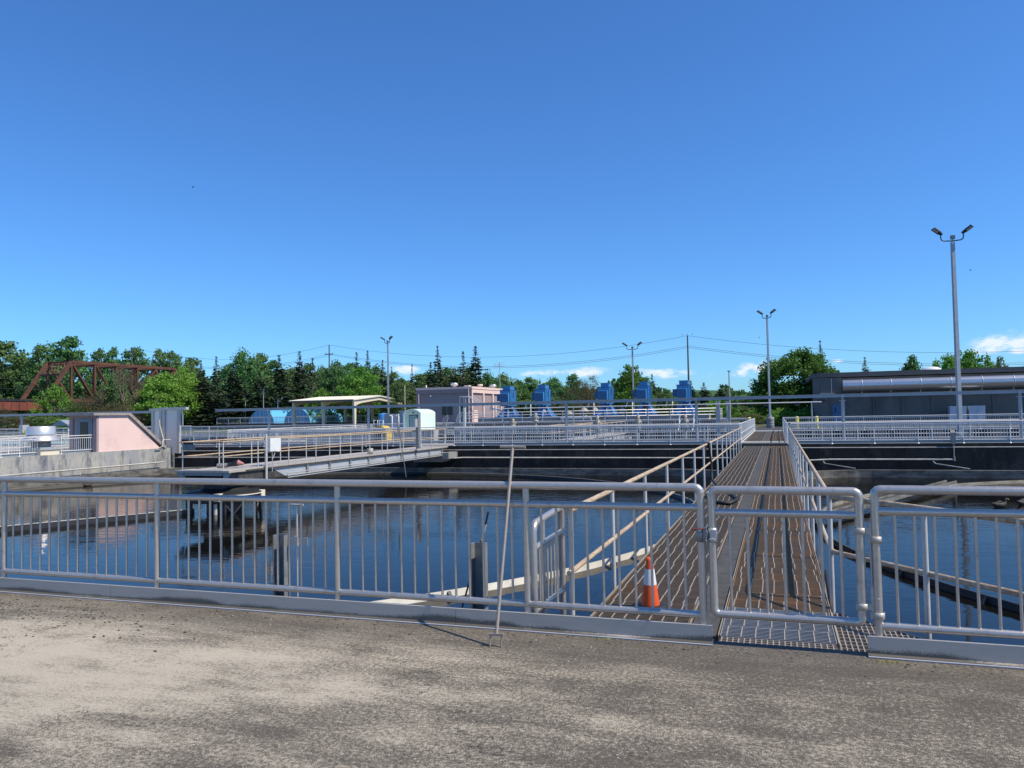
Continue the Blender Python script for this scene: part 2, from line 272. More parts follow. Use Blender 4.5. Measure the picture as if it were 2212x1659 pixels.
def water_mat():
    m = bpy.data.materials.new('tank_water'); m.use_nodes = True; nt = m.node_tree; b = nt.nodes['Principled BSDF']
    b.inputs['Base Color'].default_value = (.010, .0115, .010, 1); b.inputs['Roughness'].default_value = .02; b.inputs['IOR'].default_value = 1.33
    b.inputs['Specular Tint'].default_value = (.92, .74, .57, 1)
    g = nt.nodes.new('ShaderNodeNewGeometry')
    def nn(sc, st, det):
        mp = nt.nodes.new('ShaderNodeMapping'); mp.inputs['Scale'].default_value = st; mp.inputs['Rotation'].default_value = (0, 0, -.33); nt.links.new(g.outputs['Position'], mp.inputs[0])
        n = nt.nodes.new('ShaderNodeTexNoise'); n.inputs['Scale'].default_value = sc; n.inputs['Detail'].default_value = det; n.inputs['Roughness'].default_value = .5; nt.links.new(mp.outputs[0], n.inputs[0]); return n.outputs[0]
    hgt = mth(nt, 'ADD', mth(nt, 'MULTIPLY', nn(1.5, (1, 1.5, 1), 3), .60), mth(nt, 'MULTIPLY', nn(4.6, (.7, 1.7, 1), 3), .26))
    patch = nt.nodes.new('ShaderNodeMapRange'); patch.inputs[1].default_value = .35; patch.inputs[2].default_value = .65; patch.inputs[3].default_value = .15; patch.inputs[4].default_value = 1.0
    nt.links.new(nn(.16, (1, 1, 1), 2), patch.inputs[0])
    # the water is stirred towards the far side of the tanks and calm by the near wall
    sp = nt.nodes.new('ShaderNodeSeparateXYZ'); nt.links.new(g.outputs['Position'], sp.inputs[0])
    far = nt.nodes.new('ShaderNodeMapRange'); far.inputs[1].default_value = 9; far.inputs[2].default_value = 24; far.inputs[3].default_value = .25; far.inputs[4].default_value = 1.0; nt.links.new(sp.outputs[1], far.inputs[0])
    bp = nt.nodes.new('ShaderNodeBump'); bp.inputs['Distance'].default_value = .065
    nt.links.new(mth(nt, 'MULTIPLY', mth(nt, 'MULTIPLY', patch.outputs[0], far.outputs[0]), .42), bp.inputs['Strength'])
    nt.links.new(hgt, bp.inputs['Height'])
    fr = nt.nodes.new('ShaderNodeFresnel'); fr.inputs['IOR'].default_value = 1.33; gl = nt.nodes.new('ShaderNodeBsdfGlossy'); gl.inputs['Roughness'].default_value = .03; gl.inputs['Color'].default_value = (.80, .755, .73, 1)
    df = nt.nodes.new('ShaderNodeBsdfDiffuse'); df.inputs['Color'].default_value = (.006, .006, .0045, 1); mx = nt.nodes.new('ShaderNodeMixShader')
    nt.links.new(bp.outputs[0], fr.inputs['Normal']); nt.links.new(bp.outputs[0], gl.inputs['Normal']); nt.links.new(fr.outputs[0], mx.inputs[0]); nt.links.new(df.outputs[0], mx.inputs[1]); nt.links.new(gl.outputs[0], mx.inputs[2])
    nt.links.new(mx.outputs[0], nt.nodes['Material Output'].inputs[0]); nt.nodes.remove(b)
    return m
MT['water'] = water_mat()

# ------------------------------------------------------------------ mesh builder
WLOC = {}
class MB:
    def __init__(s): s.v = []; s.f = []; s.s = []
    def add(s, v, f, smooth=False):
        o = len(s.v); s.v += [tuple(p) for p in v]; s.f += [tuple(i+o for i in q) for q in f]; s.s += [smooth]*len(f); return s
    def box(s, a, b):
        (x0, y0, z0), (x1, y1, z1) = a, b
        return s.add([(x0, y0, z0), (x1, y0, z0), (x1, y1, z0), (x0, y1, z0), (x0, y0, z1), (x1, y0, z1), (x1, y1, z1), (x0, y1, z1)],
                     [(3, 2, 1, 0), (4, 5, 6, 7), (0, 1, 5, 4), (1, 2, 6, 5), (2, 3, 7, 6), (3, 0, 4, 7)])
    def bar(s, p, q, w, h):      # rectangular bar from p to q (w across, h upward)
        p = Vector(p); q = Vector(q); d = (q-p).normalized(); ref = Vector((0, 0, 1)) if abs(d.z) < .98 else Vector((0, 1, 0))
        x = d.cross(ref).normalized()*w/2; y = x.cross(d).normalized()*h/2
        return s.add([p-x-y, p+x-y, p+x+y, p-x+y, q-x-y, q+x-y, q+x+y, q-x+y], [(3, 2, 1, 0), (4, 5, 6, 7), (0, 1, 5, 4), (1, 2, 6, 5), (2, 3, 7, 6), (3, 0, 4, 7)])
    def tube(s, pts, r, n=10, caps=True, closed=False):
        pts = [Vector(p) for p in pts]; m = len(pts); rs = r if isinstance(r, (list, tuple)) else [r]*m
        vs = []; prev = None
        for i, p in enumerate(pts):
            a = pts[i-1] if (i > 0 or closed) else p; c = pts[(i+1) % m] if (i < m-1 or closed) else p
            t = ((p-a).normalized()+(c-p).normalized()) if (p-a).length > 1e-9 and (c-p).length > 1e-9 else (c-a)
            t.normalize()
            if prev is None:
                ref = Vector((0, 0, 1)) if abs(t.z) < .9 else Vector((0, 1, 0)); u = t.cross(ref).normalized()
            else: u = (prev-t*prev.dot(t)).normalized()
            prev = u; w = t.cross(u)
            k = 1.
            if 0 < i < m-1:
                k = 1/max(.5, sqrt(max(.01, (1+(p-a).normalized().dot((c-p).normalized()))/2)))
            vs += [p+(u*cos(2*pi*j/n)+w*sin(2*pi*j/n))*rs[i]*(k if n else 1) for j in range(n)]
        fs = []
        for i in range(m if closed else m-1):
            i2 = (i+1) % m
            fs += [(i*n+j, i*n+(j+1) % n, i2*n+(j+1) % n, i2*n+j) for j in range(n)]
        s.add(vs, fs, True)
        if caps and not closed:
            s.add(vs[:n], [tuple(range(n))[::-1]]); s.add(vs[-n:], [tuple(range(n))])
        return s
    def lathe(s, prof, c, n=24, smooth=True, a0=0, a1=2*pi):
        full = abs(a1-a0-2*pi) < 1e-6; k = n if full else n+1
        vs = [(c[0]+r*cos(a0+(a1-a0)*j/n), c[1]+r*sin(a0+(a1-a0)*j/n), c[2]+z) for r, z in prof for j in range(k)]
        fs = []
        for i in range(len(prof)-1):
            for j in range(n):
                j2 = (j+1) % k
                fs.append((i*k+j, i*k+j2, (i+1)*k+j2, (i+1)*k+j))
        return s.add(vs, fs, smooth)
    def prism(s, poly, ax, a, b):   # polygon in the two remaining axes, swept along ax from a to b
        def P(u, v, t): return (t, u, v) if ax == 'x' else ((u, t, v) if ax == 'y' else (u, v, t))
        n = len(poly); vs = [P(u, v, a) for u, v in poly]+[P(u, v, b) for u, v in poly]
        fs = [tuple(range(n)), tuple(range(2*n-1, n-1, -1))]+[(i, i+n, (i+1) % n+n, (i+1) % n) for i in range(n)]
        return s.add(vs, fs)
    def build(s, name, material, parent=None, label=None, fix=True):
        off = Vector((0, 0, 0)); q = parent
        while q is not None: off += Vector(WLOC.get(q.name, (0, 0, 0))); q = q.parent
        me = bpy.data.meshes.new(name)
        me.from_pydata([(v[0]-off.x, v[1]-off.y, v[2]-off.z) for v in s.v], [], s.f)
        if fix:
            import bmesh
            bm = bmesh.new(); bm.from_mesh(me); bmesh.ops.recalc_face_normals(bm, faces=bm.faces); bm.to_mesh(me); bm.free()
        me.polygons.foreach_set('use_smooth', s.s)
        me.materials.append(MT[material] if isinstance(material, str) else material)
        o = bpy.data.objects.new(name, me); COL.objects.link(o)
        if parent is not None: o.parent = parent
        if label: o['label'] = label
        return o
def tag(o, label=None, cat=None, group=None, kind=None):
    if label: o['label'] = label
    if cat: o['category'] = cat
    if group: o['group'] = group
    if kind: o['kind'] = kind
    return o
def thing(name, label, cat, loc=(0, 0, 0), group=None):
    o = bpy.data.objects.new(name, None); COL.objects.link(o); o.location = loc; o.empty_display_size = .2
    WLOC[o.name] = tuple(loc)
    return tag(o, label, cat, group)
def copy_tree(o, parent=None):
    c = o.copy(); COL.objects.link(c)
    if parent is not None: c.parent = parent
    for ch in [x for x in KIDS.get(o.name, [])]: copy_tree(ch, c)
    return c
KIDS = {}
def reg(o):      # remember the children of a thing once, for copying
    def r(p):
        KIDS[p.name] = [x for x in p.children]
        for x in p.children: r(x)
    r(o); return o
def box(name, a, b, material, parent=None, **k): return MB().box(a, b).build(name, material, parent, **k)
# ================================================================== setting
DG = -.06          # grating level
WZ = -1.42         # water level
tag(box('pavement', (-70, -40, -.6), (60, 5.66, 0), 'pave'), kind='structure')
tag(box('kerb_ledge', (-70, 5.79, -4), (60, 5.86, -.075), 'conc'), kind='structure')
tag(box('pavement_base', (-70, 5.2, -4), (60, 5.72, -.62), 'conc_dk'), kind='structure')
tag(box('path', (-70, 39.4, -4), (60, 42.9, -.004), 'conc_far'), kind='structure')
tag(box('side_path', (-70, 5.8, -4), (-36.2, 39.4, -.004), 'conc_far'), kind='structure')
tag(box('side_path', (34.6, 5.8, -4), (60, 39.4, -.004), 'conc_far'), kind='structure')
tag(box('far_path', (-70, 63, -4), (60, 66, -.006), 'conc_far'), kind='structure')
tag(box('road', (-70, 66.02, -.5), (60, 79.5, -.008), 'road'), kind='structure')
g = MB()
R0, R1 = 70, 4000
xs = [-R1, -70, 60, R1]; ys = [-R1, -40, 79.5, R1]
for i in range(3):
    for j in range(3):
        if (i, j) != (1, 1): g.add([(xs[i], ys[j], -.02), (xs[i+1], ys[j], -.02), (xs[i+1], ys[j+1], -.02), (xs[i], ys[j+1], -.02)], [(0, 1, 2, 3)])
tag(g.build('ground', 'ground'), kind='structure')
for x0, x1, y0, y1 in ((-35.2, -1.35, 5.8, 38.8), (.2, 34.6, 5.8, 38.8), (-34, -2, 42.9, 63), (1, 34, 42.9, 63), (-70, -36, 42.9, 63)):
    w = MB(); w.add([(x0, y0, WZ), (x1, y0, WZ), (x1, y1, WZ), (x0, y1, WZ)], [(0, 1, 2, 3)])
    tag(w.build('water', 'water'), kind='structure')
tag(box('tank_floor', (-70, 5.8, -4.2), (60, 63, -3.9), 'conc_dk'), kind='structure')

# tank walls
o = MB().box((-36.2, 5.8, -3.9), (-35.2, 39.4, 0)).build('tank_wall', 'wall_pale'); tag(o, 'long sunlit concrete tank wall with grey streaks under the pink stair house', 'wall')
o = MB().box((-35.2, 38.8, -3.9), (-1.35, 39.4, 0)).build('tank_wall', 'wall_dark'); tag(o, 'concrete tank wall in a shade-dark colour, behind the walking bridge, left of the walkway', 'wall')
o = MB().box((.2, 38.8, -3.9), (34.6, 39.4, 0)).build('tank_wall', 'wall_dark'); tag(o, 'concrete tank wall in a shade-dark colour, right of the walkway, under the far railing', 'wall')
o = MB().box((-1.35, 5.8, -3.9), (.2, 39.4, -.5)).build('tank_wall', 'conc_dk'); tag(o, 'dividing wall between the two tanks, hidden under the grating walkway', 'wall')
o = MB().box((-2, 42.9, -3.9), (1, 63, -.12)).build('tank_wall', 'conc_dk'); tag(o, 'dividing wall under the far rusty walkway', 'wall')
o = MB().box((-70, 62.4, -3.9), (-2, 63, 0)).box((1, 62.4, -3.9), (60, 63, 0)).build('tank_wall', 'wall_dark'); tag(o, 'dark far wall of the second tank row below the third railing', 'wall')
o = MB().box((-36, 42.9, -3.9), (-34, 62.4, 0)).build('tank_wall', 'wall_pale'); tag(o, 'concrete cross wall in the second tank row', 'wall')
o = MB().box((-40, 51.2, -1.6), (-23.4, 52.0, .62)).build('channel_wall', 'wall_pale'); tag(o, 'raised weathered concrete channel wall around the yellow hatch', 'wall')

# ================================================================== near railing
YF = 5.6
RT, RM, RB = .0295, .026, .0245
def baluster_xs(x0, x1):
    n = round((x1-x0)/.1155); return [x0+(x1-x0)*i/n for i in range(1, n)]
def near_fence(name, label, posts, hoop0, hoop1, toe):
    f = thing(name, label, 'railing', (posts[0], YF, 0))
    a, b = posts[0], posts[-1]; zt, zm, zb = 1.07, .93, .19
    def hoop(x, s): return [(x, YF, zt-.042), (x+s*.005, YF, zt-.020), (x+s*.020, YF, zt-.005), (x+s*.042, YF, zt)]
    pts = (hoop(a, 1) if hoop0 else [(a-.03, YF, zt)])+(list(reversed(hoop(b, -1))) if hoop1 else [(b+.03, YF, zt)])
    MB().tube(pts, RT, 16).build('top_rail', 'alu', f)
    for i, x in enumerate(posts):
        z1 = zt-.04 if (i == 0 and hoop0) or (i == len(posts)-1 and hoop1) else zt-.02
        p = MB().tube([(x, YF, .012), (x, YF, z1)], RB if not ((i == 0 and hoop0) or (i == len(posts)-1 and hoop1)) else RT-.002, 14).build('post', 'alu', f)
        m = MB().box((x-.06, YF-.035, .002), (x+.06, YF+.045, .014))
        for sx in (-.042, .042): m.tube([(x+sx, YF+.03, .01), (x+sx, YF+.03, .032)], .008, 6)
        m.build('base_plate', 'galv', p)
    for x0, x1 in zip(posts, posts[1:]):
        MB().tube([(x0, YF, zm), (x0+.05, YF, zm), (x1-.05, YF, zm), (x1, YF, zm)], [RM*.86, RM, RM, RM*.86], 14).build('middle_rail', 'alu', f)
        MB().tube([(x0, YF, zb), (x0+.05, YF, zb), (x1-.05, YF, zb), (x1, YF, zb)], [RM*.86, RM, RM, RM*.86], 14).build('bottom_rail', 'alu', f)
        for x in baluster_xs(x0, x1): MB().tube([(x, YF, zb), (x, YF, zm)], .0098, 8).build('baluster', 'alu', f)
    for x0, x1 in toe:
        t = MB(); t.prism([(YF-.062, .004), (YF-.040, .004), (YF-.040, .018), (YF-.034, .018), (YF-.034, .122), (YF-.012, .122), (YF-.012, .130), (YF-.042, .130), (YF-.042, .022), (YF-.062, .012)], 'x', x0, x1)
        tb = t.build('toe_board', 'toe', f)
        MB().box((x0, YF-.074, .003), (x1, YF-.062, .009)).build('bottom_flange', 'cab', tb)
    return f
near_fence('railing', 'long silver tube railing along the near tank edge, left of the gate', [-10.81, -8.96, -7.12, -5.27, -3.43, -1.81, -.53], False, True, [(-10.8, -7.9), (-7.897, -5.76), (-5.757, -2.38), (-2.377, -.47)])
near_fence('railing', 'silver tube railing right of the gate hinges', [.58, 2.42, 4.26, 6.1], True, False, [(.505, 3.2), (3.203, 6.1)])
for x, y, sx in ((-1.2, 5.506, .05), (.62, 5.49, .035), (-2.9, 5.51, .03), (-4.2, 5.512, .03), (1.05, 5.498, .03)):
    m = MB()
    for k in range(14):
        a, r = rnd.random()*6.28, rnd.random()*sx*1.6; rr = .008+rnd.random()*.012
        m.lathe([(0, .006), (rr*.7, .004), (rr, 0)], (x+r*cos(a)*1.8, y+r*sin(a)*.30-.008, .001), 7)
    if x in (.62,): tag(m.build('moss_clump', 'moss'), 'small moss clump under the end of the right toe board', 'moss')
    elif x == -1.2: tag(m.build('moss_clump', 'moss'), 'tiny moss and dirt clump along the left toe board near the gate', 'moss')
# loose grit and flakes on the pavement
def scatter(name, label, material, pts, cat):
    m = MB()
    for x, y, r in pts:
        a = rnd.random()*6.28; n = rnd.choice((4, 5, 6)); h = r*(.25+.35*rnd.random()); k = [.6+.6*rnd.random() for _ in range(n)]
        P = [(x+r*k[i]*cos(a+6.283*i/n), y+r*k[i]*.8*sin(a+6.283*i/n)) for i in range(n)]
        m.add([(u, v, .0005) for u, v in P]+[(x+(u-x)*.6, y+(v-y)*.6, h) for u, v in P], [tuple(range(n, 2*n))]+[(i, (i+1) % n, (i+1) % n+n, i+n) for i in range(n)])
    o = m.build(name, material, fix=False); tag(o, label, cat, kind='stuff'); return o
P_ = []
for i in range(900):
    x = rnd.uniform(-9, 4); y = 5.50-abs(rnd.gauss(0, .16)); dens = 1 if x < -5 else (.55 if x < -.5 else .35)
    if rnd.random() < dens and not (-.47 < x < .50 and y > 5.6): P_.append((x, y, .004+.010*rnd.random()**2))
for i in range(500):
    x = rnd.gauss(-6.6, 1.1); y = 5.25-abs(rnd.gauss(0, .35)); P_.append((x, y, .005+.014*rnd.random()**2))
scatter('grit', 'dark loose grit and flakes gathered along the toe boards', 'grit', P_, 'grit')
scatter('pale_chips', 'tiny pale chips scattered over the pavement', 'chip', [(rnd.uniform(-7, 4), rnd.uniform(1.0, 5.4), .003+.007*rnd.random()**2) for i in range(900)], 'chips')
# gate
gt = thing('gate', 'silver tube swing gate across the walkway entrance', 'gate', (.48, YF, 0))
gx0, gx1, gz0, gz1, gzm = -.455, .485, .205, 1.055, .90
def rnd_rect(x0, x1, z0, z1, r=.036):
    P = []
    for cx, cz, a0 in ((x1-r, z1-r, 0), (x0+r, z1-r, 90), (x0+r, z0+r, 180), (x1-r, z0+r, 270)):
        for k in range(5):
            a = radians(a0+k*22.5); P.append((cx+r*cos(a), YF, cz+r*sin(a)))
    return P
MB().tube(rnd_rect(gx0, gx1, gz0, gz1), .029, 16, closed=True).build('gate_frame', 'alu', gt)
MB().tube([(gx0, YF, gzm), (gx0+.05, YF, gzm), (gx1-.05, YF, gzm), (gx1, YF, gzm)], [RM*.86, RM, RM, RM*.86], 14).build('middle_rail', 'alu', gt)
for x in baluster_xs(gx0, gx1): MB().tube([(x, YF, gz0), (x, YF, gzm)], .0105, 8).build('baluster', 'alu', gt)
for zc, flip in ((.775, 1), (.285, 1)):
    m = MB()
    m.lathe([(.0325, -.022), (.038, -.022), (.038, .022), (.0325, .022), (.0325, -.022)], (gx1, YF, zc+.025), 18)
    m.box((gx1+.030, YF-.012, zc+.005), (gx1+.062, YF+.012, zc+.045)); m.tube([(gx1+.062, YF, zc-.005), (gx1+.062, YF, zc+.072)], .014, 10)
    m.lathe([(.0325, -.022), (.038, -.022), (.038, .022), (.0325, .022), (.0325, -.022)], (.58, YF, zc-.028), 18)
    m.box((gx1+.046, YF-.012, zc-.048), (.55, YF+.012, zc-.008)); m.tube([(gx1+.062, YF, zc-.05), (gx1+.062, YF, zc-.004)], .015, 10)
    m.build('hinge', 'toe', gt)
m = MB(); m.tube([(gx1+.062, YF, .36), (gx1+.062, YF, .74)], .0065, 8); m.tube([(gx1+.062, YF, .33), (gx1+.062, YF, .44)], .013, 10); m.tube([(gx1+.062, YF, .445), (gx1+.062, YF, .452)], .019, 10)
m.tube([(gx1+.062, YF-.01, .385), (gx1+.10, YF-.03, .365)], .004, 6); m.build('closer_rod', 'galv', gt)
m = MB(); m.lathe([(.031, -.05), (.036, -.05), (.036, .05), (.031, .05), (.031, -.05)], (gx0, YF, .745), 18); m.box((gx0-.01, YF-.052, .705), (gx0+.028, YF-.034, .785))
m.tube([(gx0-.02, YF-.045, .72), (gx0+.022, YF-.062, .72)], .007, 8); lt = m.build('latch', 'galv', gt)
m = MB(); m.lathe([(.032, -.05), (.0375, -.05), (.0375, .05), (.032, .05), (.032, -.05)], (-.53, YF, .745), 18)
m.box((-.512, YF-.05, .70), (-.49, YF-.03, .80)); m.tube([(-.50, YF-.04, .80), (-.485, YF-.045, .76), (-.50, YF-.05, .71), (-.47, YF-.045, .70)], .006, 6)
c = m.build('catch', 'galv_d', gt)
MB().tube([(-.50, YF-.045, .79), (-.545, YF-.06, .792), (-.585, YF-.065, .787)], .0055, 8).build('lever', 'red', lt)

# leaning scraper stick
st = thing('scraper_stick', 'steel scraper pole with T handle leaning on the railing', 'pole', (-1.89, 5.13, 0))
pb = Vector((-1.895, 5.14, .075)); pt = Vector((-1.935, 5.685, 1.355))
MB().tube([pb, pt], .0125, 10).build('shaft', 'stick', st)
MB().tube([pt+Vector((-.10, -.005, .003)), pt+Vector((.10, .005, -.003))], .0135, 10).build('handle_bar', 'stick', st)
MB().bar((-1.945, 5.135, .078), (-1.842, 5.14, .084), .024, .016).tube([(-1.937, 5.133, .078), (-1.938, 5.12, .001)], .006, 6).tube([(-1.853, 5.138, .078), (-1.857, 5.124, .001)], .006, 6).build('fork', 'stick', st)

# ================================================================== walkways
PAN = .9
def grate_panel(x0, x1, y0, seed, first=False, dist=False):
    r = random.Random(seed); b = MB(); rods = MB()
    nb = 24
    for j in range(nb):
        y = y0+PAN*(j+.5)/nb; t = .0042
        b.box((x0, y-t, DG-.03), (x1, y+t, DG-.002))
    for k in range(3):
        ya, yb = y0+PAN*k/3+.004, y0+PAN*(k+1)/3-.004
        b.box((x0, yb-.0025, DG-.03), (x1, yb+.0025, DG-.004))
        off = .055+(r.uniform(-.013, .013) if k != 1 else 0); n = int((x1-x0-off)/.102)+1
        for i in range(n):
            x = x0+off+i*.102
            if x < x1-.008: rods.box((x-.0038, ya+.001, DG-.009), (x+.0038, yb-.001, DG+.001))
    b.box((x0, y0+.001, DG-.032), (x0+.006, y0+PAN-.001, DG+.001)); b.box((x1-.006, y0+.001, DG-.032), (x1, y0+PAN-.001, DG+.001))
    return b, rods
def walkway(name, label, y0, n, x0, xa, xb, x1, special):
    w = thing(name, label, 'walkway', (x0, y0, DG))
    for s, (a, b_) in enumerate(((x0, xa), (xb, x1))):
        for i in range(n):
            sp_ = special and i == 0 and s == 1
            bars, rods = grate_panel(a, b_, y0+i*PAN, i*7+s, dist=(not special) or i > 16)
            p = bars.build('grating_panel', 'grate_g' if sp_ else ('grate_r' if s == 1 else 'grate'), w, 'bare grey grating panel' if sp_ else None, fix=False)
            rods.build('cross_rod', 'rod', p, fix=False)
    m = MB(); k = 0
    y = y0; r = random.Random(5)
    while y < y0+n*PAN-.05:
        y2 = min(y0+n*PAN, y+1.2+r.random()*1.2); m.box((xa+.03, y, DG-.40), (xb-.03, y2-.006, DG-.004-r.random()*.004)); y = y2
    m.build('concrete_strip', 'conc_dk', w)
    m = MB()
    for x in (x0-.012, xa+.012, xb-.012, x1+.012): m.bar((x, y0, DG-.03), (x, y0+n*PAN, DG-.03), .006, .07)
    m.build('edge_angle', 'rod', w)
    m = MB()
    for i in range(n+1): m.bar((x0, y0+i*PAN, DG-.10), (xa, y0+i*PAN, DG-.10), .05, .12).bar((xb, y0+i*PAN, DG-.10), (x1, y0+i*PAN, DG-.10), .05, .12)
    m.build('support_beam', 'slime', w)
    return w
XL, XA, XB, XR = -1.49, -.715, -.455, .35
walkway('walkway', 'brown steel grating walkway with concrete centre strip between the two tanks', 6.02, 36, XL, XA, XB, XR, True)
walkway('walkway', 'far rusty grating walkway leading to the lamp post on the concrete drum', 39.55, 31, -1.72, -.85, -.55, .30, False)
tag(box('step', (-1.75, 38.45, -.5), (.40, 39.5, .045), 'conc_dk'), kind='structure')
tag(box('path', (-2.2, 67.5, -.4), (.9, 73.0, -.055), 'conc_far'), kind='structure')
# patches of open mesh grating beside the gate
def open_mesh(name, label, x0, x1, y0, y1, sp, cut=None, sy=.088):
    m = MB(); z = DG-.004
    x = x0
    def inside(x, y): return cut is None or (y < cut(x))
    x = x0
    while x <= x1+1e-6:
        ye = y1 if cut is None else min(y1, cut(x))
        if ye > y0+.01: m.box((x-.0037, y0, z-.02), (x+.0037, ye, z))
        x += sp
    y = y0
    while y <= y1+1e-6:
        xe = x1
        if cut is not None:
            while xe > x0 and cut(xe) < y: xe -= .01
        if xe > x0+.02: m.box((x0, y-.0037, z-.022), (xe, y+.0037, z-.001))
        y += sy
    return tag(m.build(name, 'rod'), label, 'grating')
open_mesh('mesh_grating', 'narrow open mesh grating strip at the gate threshold', -.44, .345, 5.86, 6.012, .040, sy=.05)
open_mesh('mesh_grating', 'open square mesh grating with slanted edge beside the gate hinge post', .37, 1.30, 5.86, 6.95, .037, lambda x: 6.98-(x-.37)*1.15)
m = MB(); m.bar((.40, 7.0, -.11), (1.40, 5.86, -.11), .012, .07); tag(m.build('grating_edge_bar', 'slime'), 'dark steel edge bar along the slanted mesh grating', 'bar')
# chain-like dark cable under the right edge of the walkway
m = MB(); m.tube([(.47, 6.9, -.15), (.46, 8.2, -.55), (.45, 9.4, -.2), (.45, 11.0, -.6), (.45, 13, -.2)], .018, 8); tag(m.build('drain_hose', 'black'), 'black hose hanging along the right edge of the walkway', 'hose')

def pipe_rail(name, label, posts, pts_top, pts_mid, zb, ends=True, top_m='rust_rail', post_m='rail_post', r=.021, cat='handrail'):
    f = thing(name, label, cat, posts[0])
    MB().tube(pts_top, r*1.12, 12).build('top_rail', top_m, f)
    if pts_mid: MB().tube(pts_mid, r, 12).build('middle_rail', top_m, f)
    for (x, y, z) in posts:
        MB().tube([(x, y, zb), (x, y, z)], r, 10).build('post', post_m, f)
    return f
LY = [5.93]+[7.55+1.98*i for i in range(15)]
pipe_rail('handrail', 'rust stained handrail on the left side of the grating walkway', [(-1.555, y, .85) for y in LY if y < 36.5],
          [(-1.555, 5.86, .85), (-1.555, 13.2, .852), (-1.56, 21, .855), (-1.555, 36.4, .86)], [(-1.555, 5.86, .375), (-1.555, 20, .385), (-1.555, 36.4, .40)], -.42)
RY = [7.42+1.98*i for i in range(15)]
pipe_rail('handrail', 'beige rusted handrail on the right side of the walkway, turning off along the mesh grating', [(.405, y, .84) for y in RY]+[(1.02, 6.60, .84), (1.68, 5.80, .84)],
          [(.405, 36.3, .87), (.405, 7.5, .84), (.43, 7.38, .838), (1.02, 6.62, .835), (1.72, 5.75, .83)], [(.405, 36.3, .42), (.405, 7.5, .36), (.43, 7.38, .355), (1.02, 6.62, .35), (1.72, 5.75, .345)], -.42)
m = MB(); m.tube([(1.021, 6.6, -.33), (1.021, 6.6, .02)], .0225, 10)
# small silver return rail
f = thing('return_railing', 'short silver railing return turning back from the fence to the walkway handrail', 'railing', (-1.74, 5.66, 0))
P = [(-1.80, 5.74, .0), (-1.80, 5.74, .70), (-1.80, 5.75, .735), (-1.80, 5.79, .765), (-1.785, 6.42, .80), (-1.782, 6.46, .785), (-1.78, 6.48, .75), (-1.78, 6.48, -.35)]
MB().tube(P, .027, 14).build('frame', 'alu', f)
MB().tube([(-1.80, 5.74, .575), (-1.782, 6.47, .60)], .023, 12).build('middle_rail', 'alu', f)
MB().tube([(-1.80, 5.74, .10), (-1.782, 6.47, .10)], .023, 12).build('bottom_rail', 'alu', f)
MB().tube([(-1.795, 5.96, -.10), (-1.795, 5.96, .77)], .022, 12).build('post', 'alu', f)
for y in (5.85, 6.07, 6.17, 6.27, 6.37): MB().tube([(-1.79, y, .10), (-1.79, y, .585)], .0098, 8).build('baluster', 'alu', f)

# traffic cone
cn = thing('traffic_cone', 'small orange traffic cone with white band standing on the grating', 'cone', (-1.075, 6.72, DG))
cx, cy = -1.075, 6.72
def cr(z): return .083-(z/.44)*.060
MB().lathe([(cr(.012), .012), (cr(.20), .20), (cr(.33), .33), (cr(.40), .40), (.021, .425), (.014, .425), (.012, .30)], (cx, cy, DG), 24).build('cone_body', 'orange', cn)
MB().lathe([(cr(.20)+.0015, .199), (cr(.33)+.0015, .331)], (cx, cy, DG), 24).build('reflective_band', 'reflect', cn)
MB().lathe([(0, .004), (.150, .004), (.158, .010), (.154, .022), (.084, .030)], (cx, cy, DG), 8).build('cone_base', 'black', cn)

# posts standing in the water by the near wall
def channel_post(label, x, y, z1, face):
    m = MB(); w, d, t = .125, .085, .010
    m.box((x-w/2, y, -2.4), (x+w/2, y+t, z1)); m.box((x-w/2, y-d, -2.4), (x-w/2+t, y-.0005, z1)); m.box((x+w/2-t, y-d, -2.4), (x+w/2, y-.0005, z1))
    return tag(m.build('channel_post', 'galv_d'), label, 'post')
channel_post('grey steel channel post standing in the water beside the thin T pipe', -4.44, 6.30, .52, 1)
channel_post('grey steel channel post standing in the water with the black rod beside it', -2.48, 6.36, .50, 1)
tp = thing('sample_pipe', 'thin pipe with T top beside the left channel post', 'pipe', (-4.28, 6.28, -1.5))
MB().tube([(-4.28, 6.28, -2), (-4.28, 6.28, .80)], .010, 8).build('riser', 'galv', tp)
MB().tube([(-4.37, 6.28, .80), (-4.21, 6.28, .80)], .010, 8).build('handle_bar', 'galv', tp)
MB().box((-4.375, 6.27, .43), (-4.16, 6.276, .50)).box((-4.30, 6.255, .42), (-4.26, 6.27, .51)).build('bracket', 'galv', tp)
rd = thing('black_rod', 'slanted black rod with pale sleeve leaning out of the water', 'rod', (-2.75, 6.4, -.5))
p0, p1 = Vector((-2.79, 6.42, -.42)), Vector((-2.44, 6.40, .66)); p2 = Vector((-2.415, 6.40, .76))
MB().tube([p0, p1, p2], .0085, 8).build('rod_shaft', 'black', rd)
d = (p1-p0); MB().tube([p0+d*.86, p0+d*.99], .0125, 8).build('sleeve', 'whitepaint', rd)
# hose draped over the left handrail
m = MB(); m.tube([(-1.60, 18.2, -.3), (-1.62, 18.2, .45), (-1.57, 18.25, .885), (-1.51, 18.3, .88), (-1.47, 18.35, .45), (-1.46, 18.3, .05), (-1.35, 17.9, -.03), (-.95, 16.2, -.03), (-.75, 15.0, -.03), (-.85, 14.3, -.03), (-1.15, 14.5, -.03), (-1.38, 15.8, -.03)], .024, 10)
tag(m.build('hose', 'black'), 'black hose draped over the left walkway handrail and coiled on the grating', 'hose')
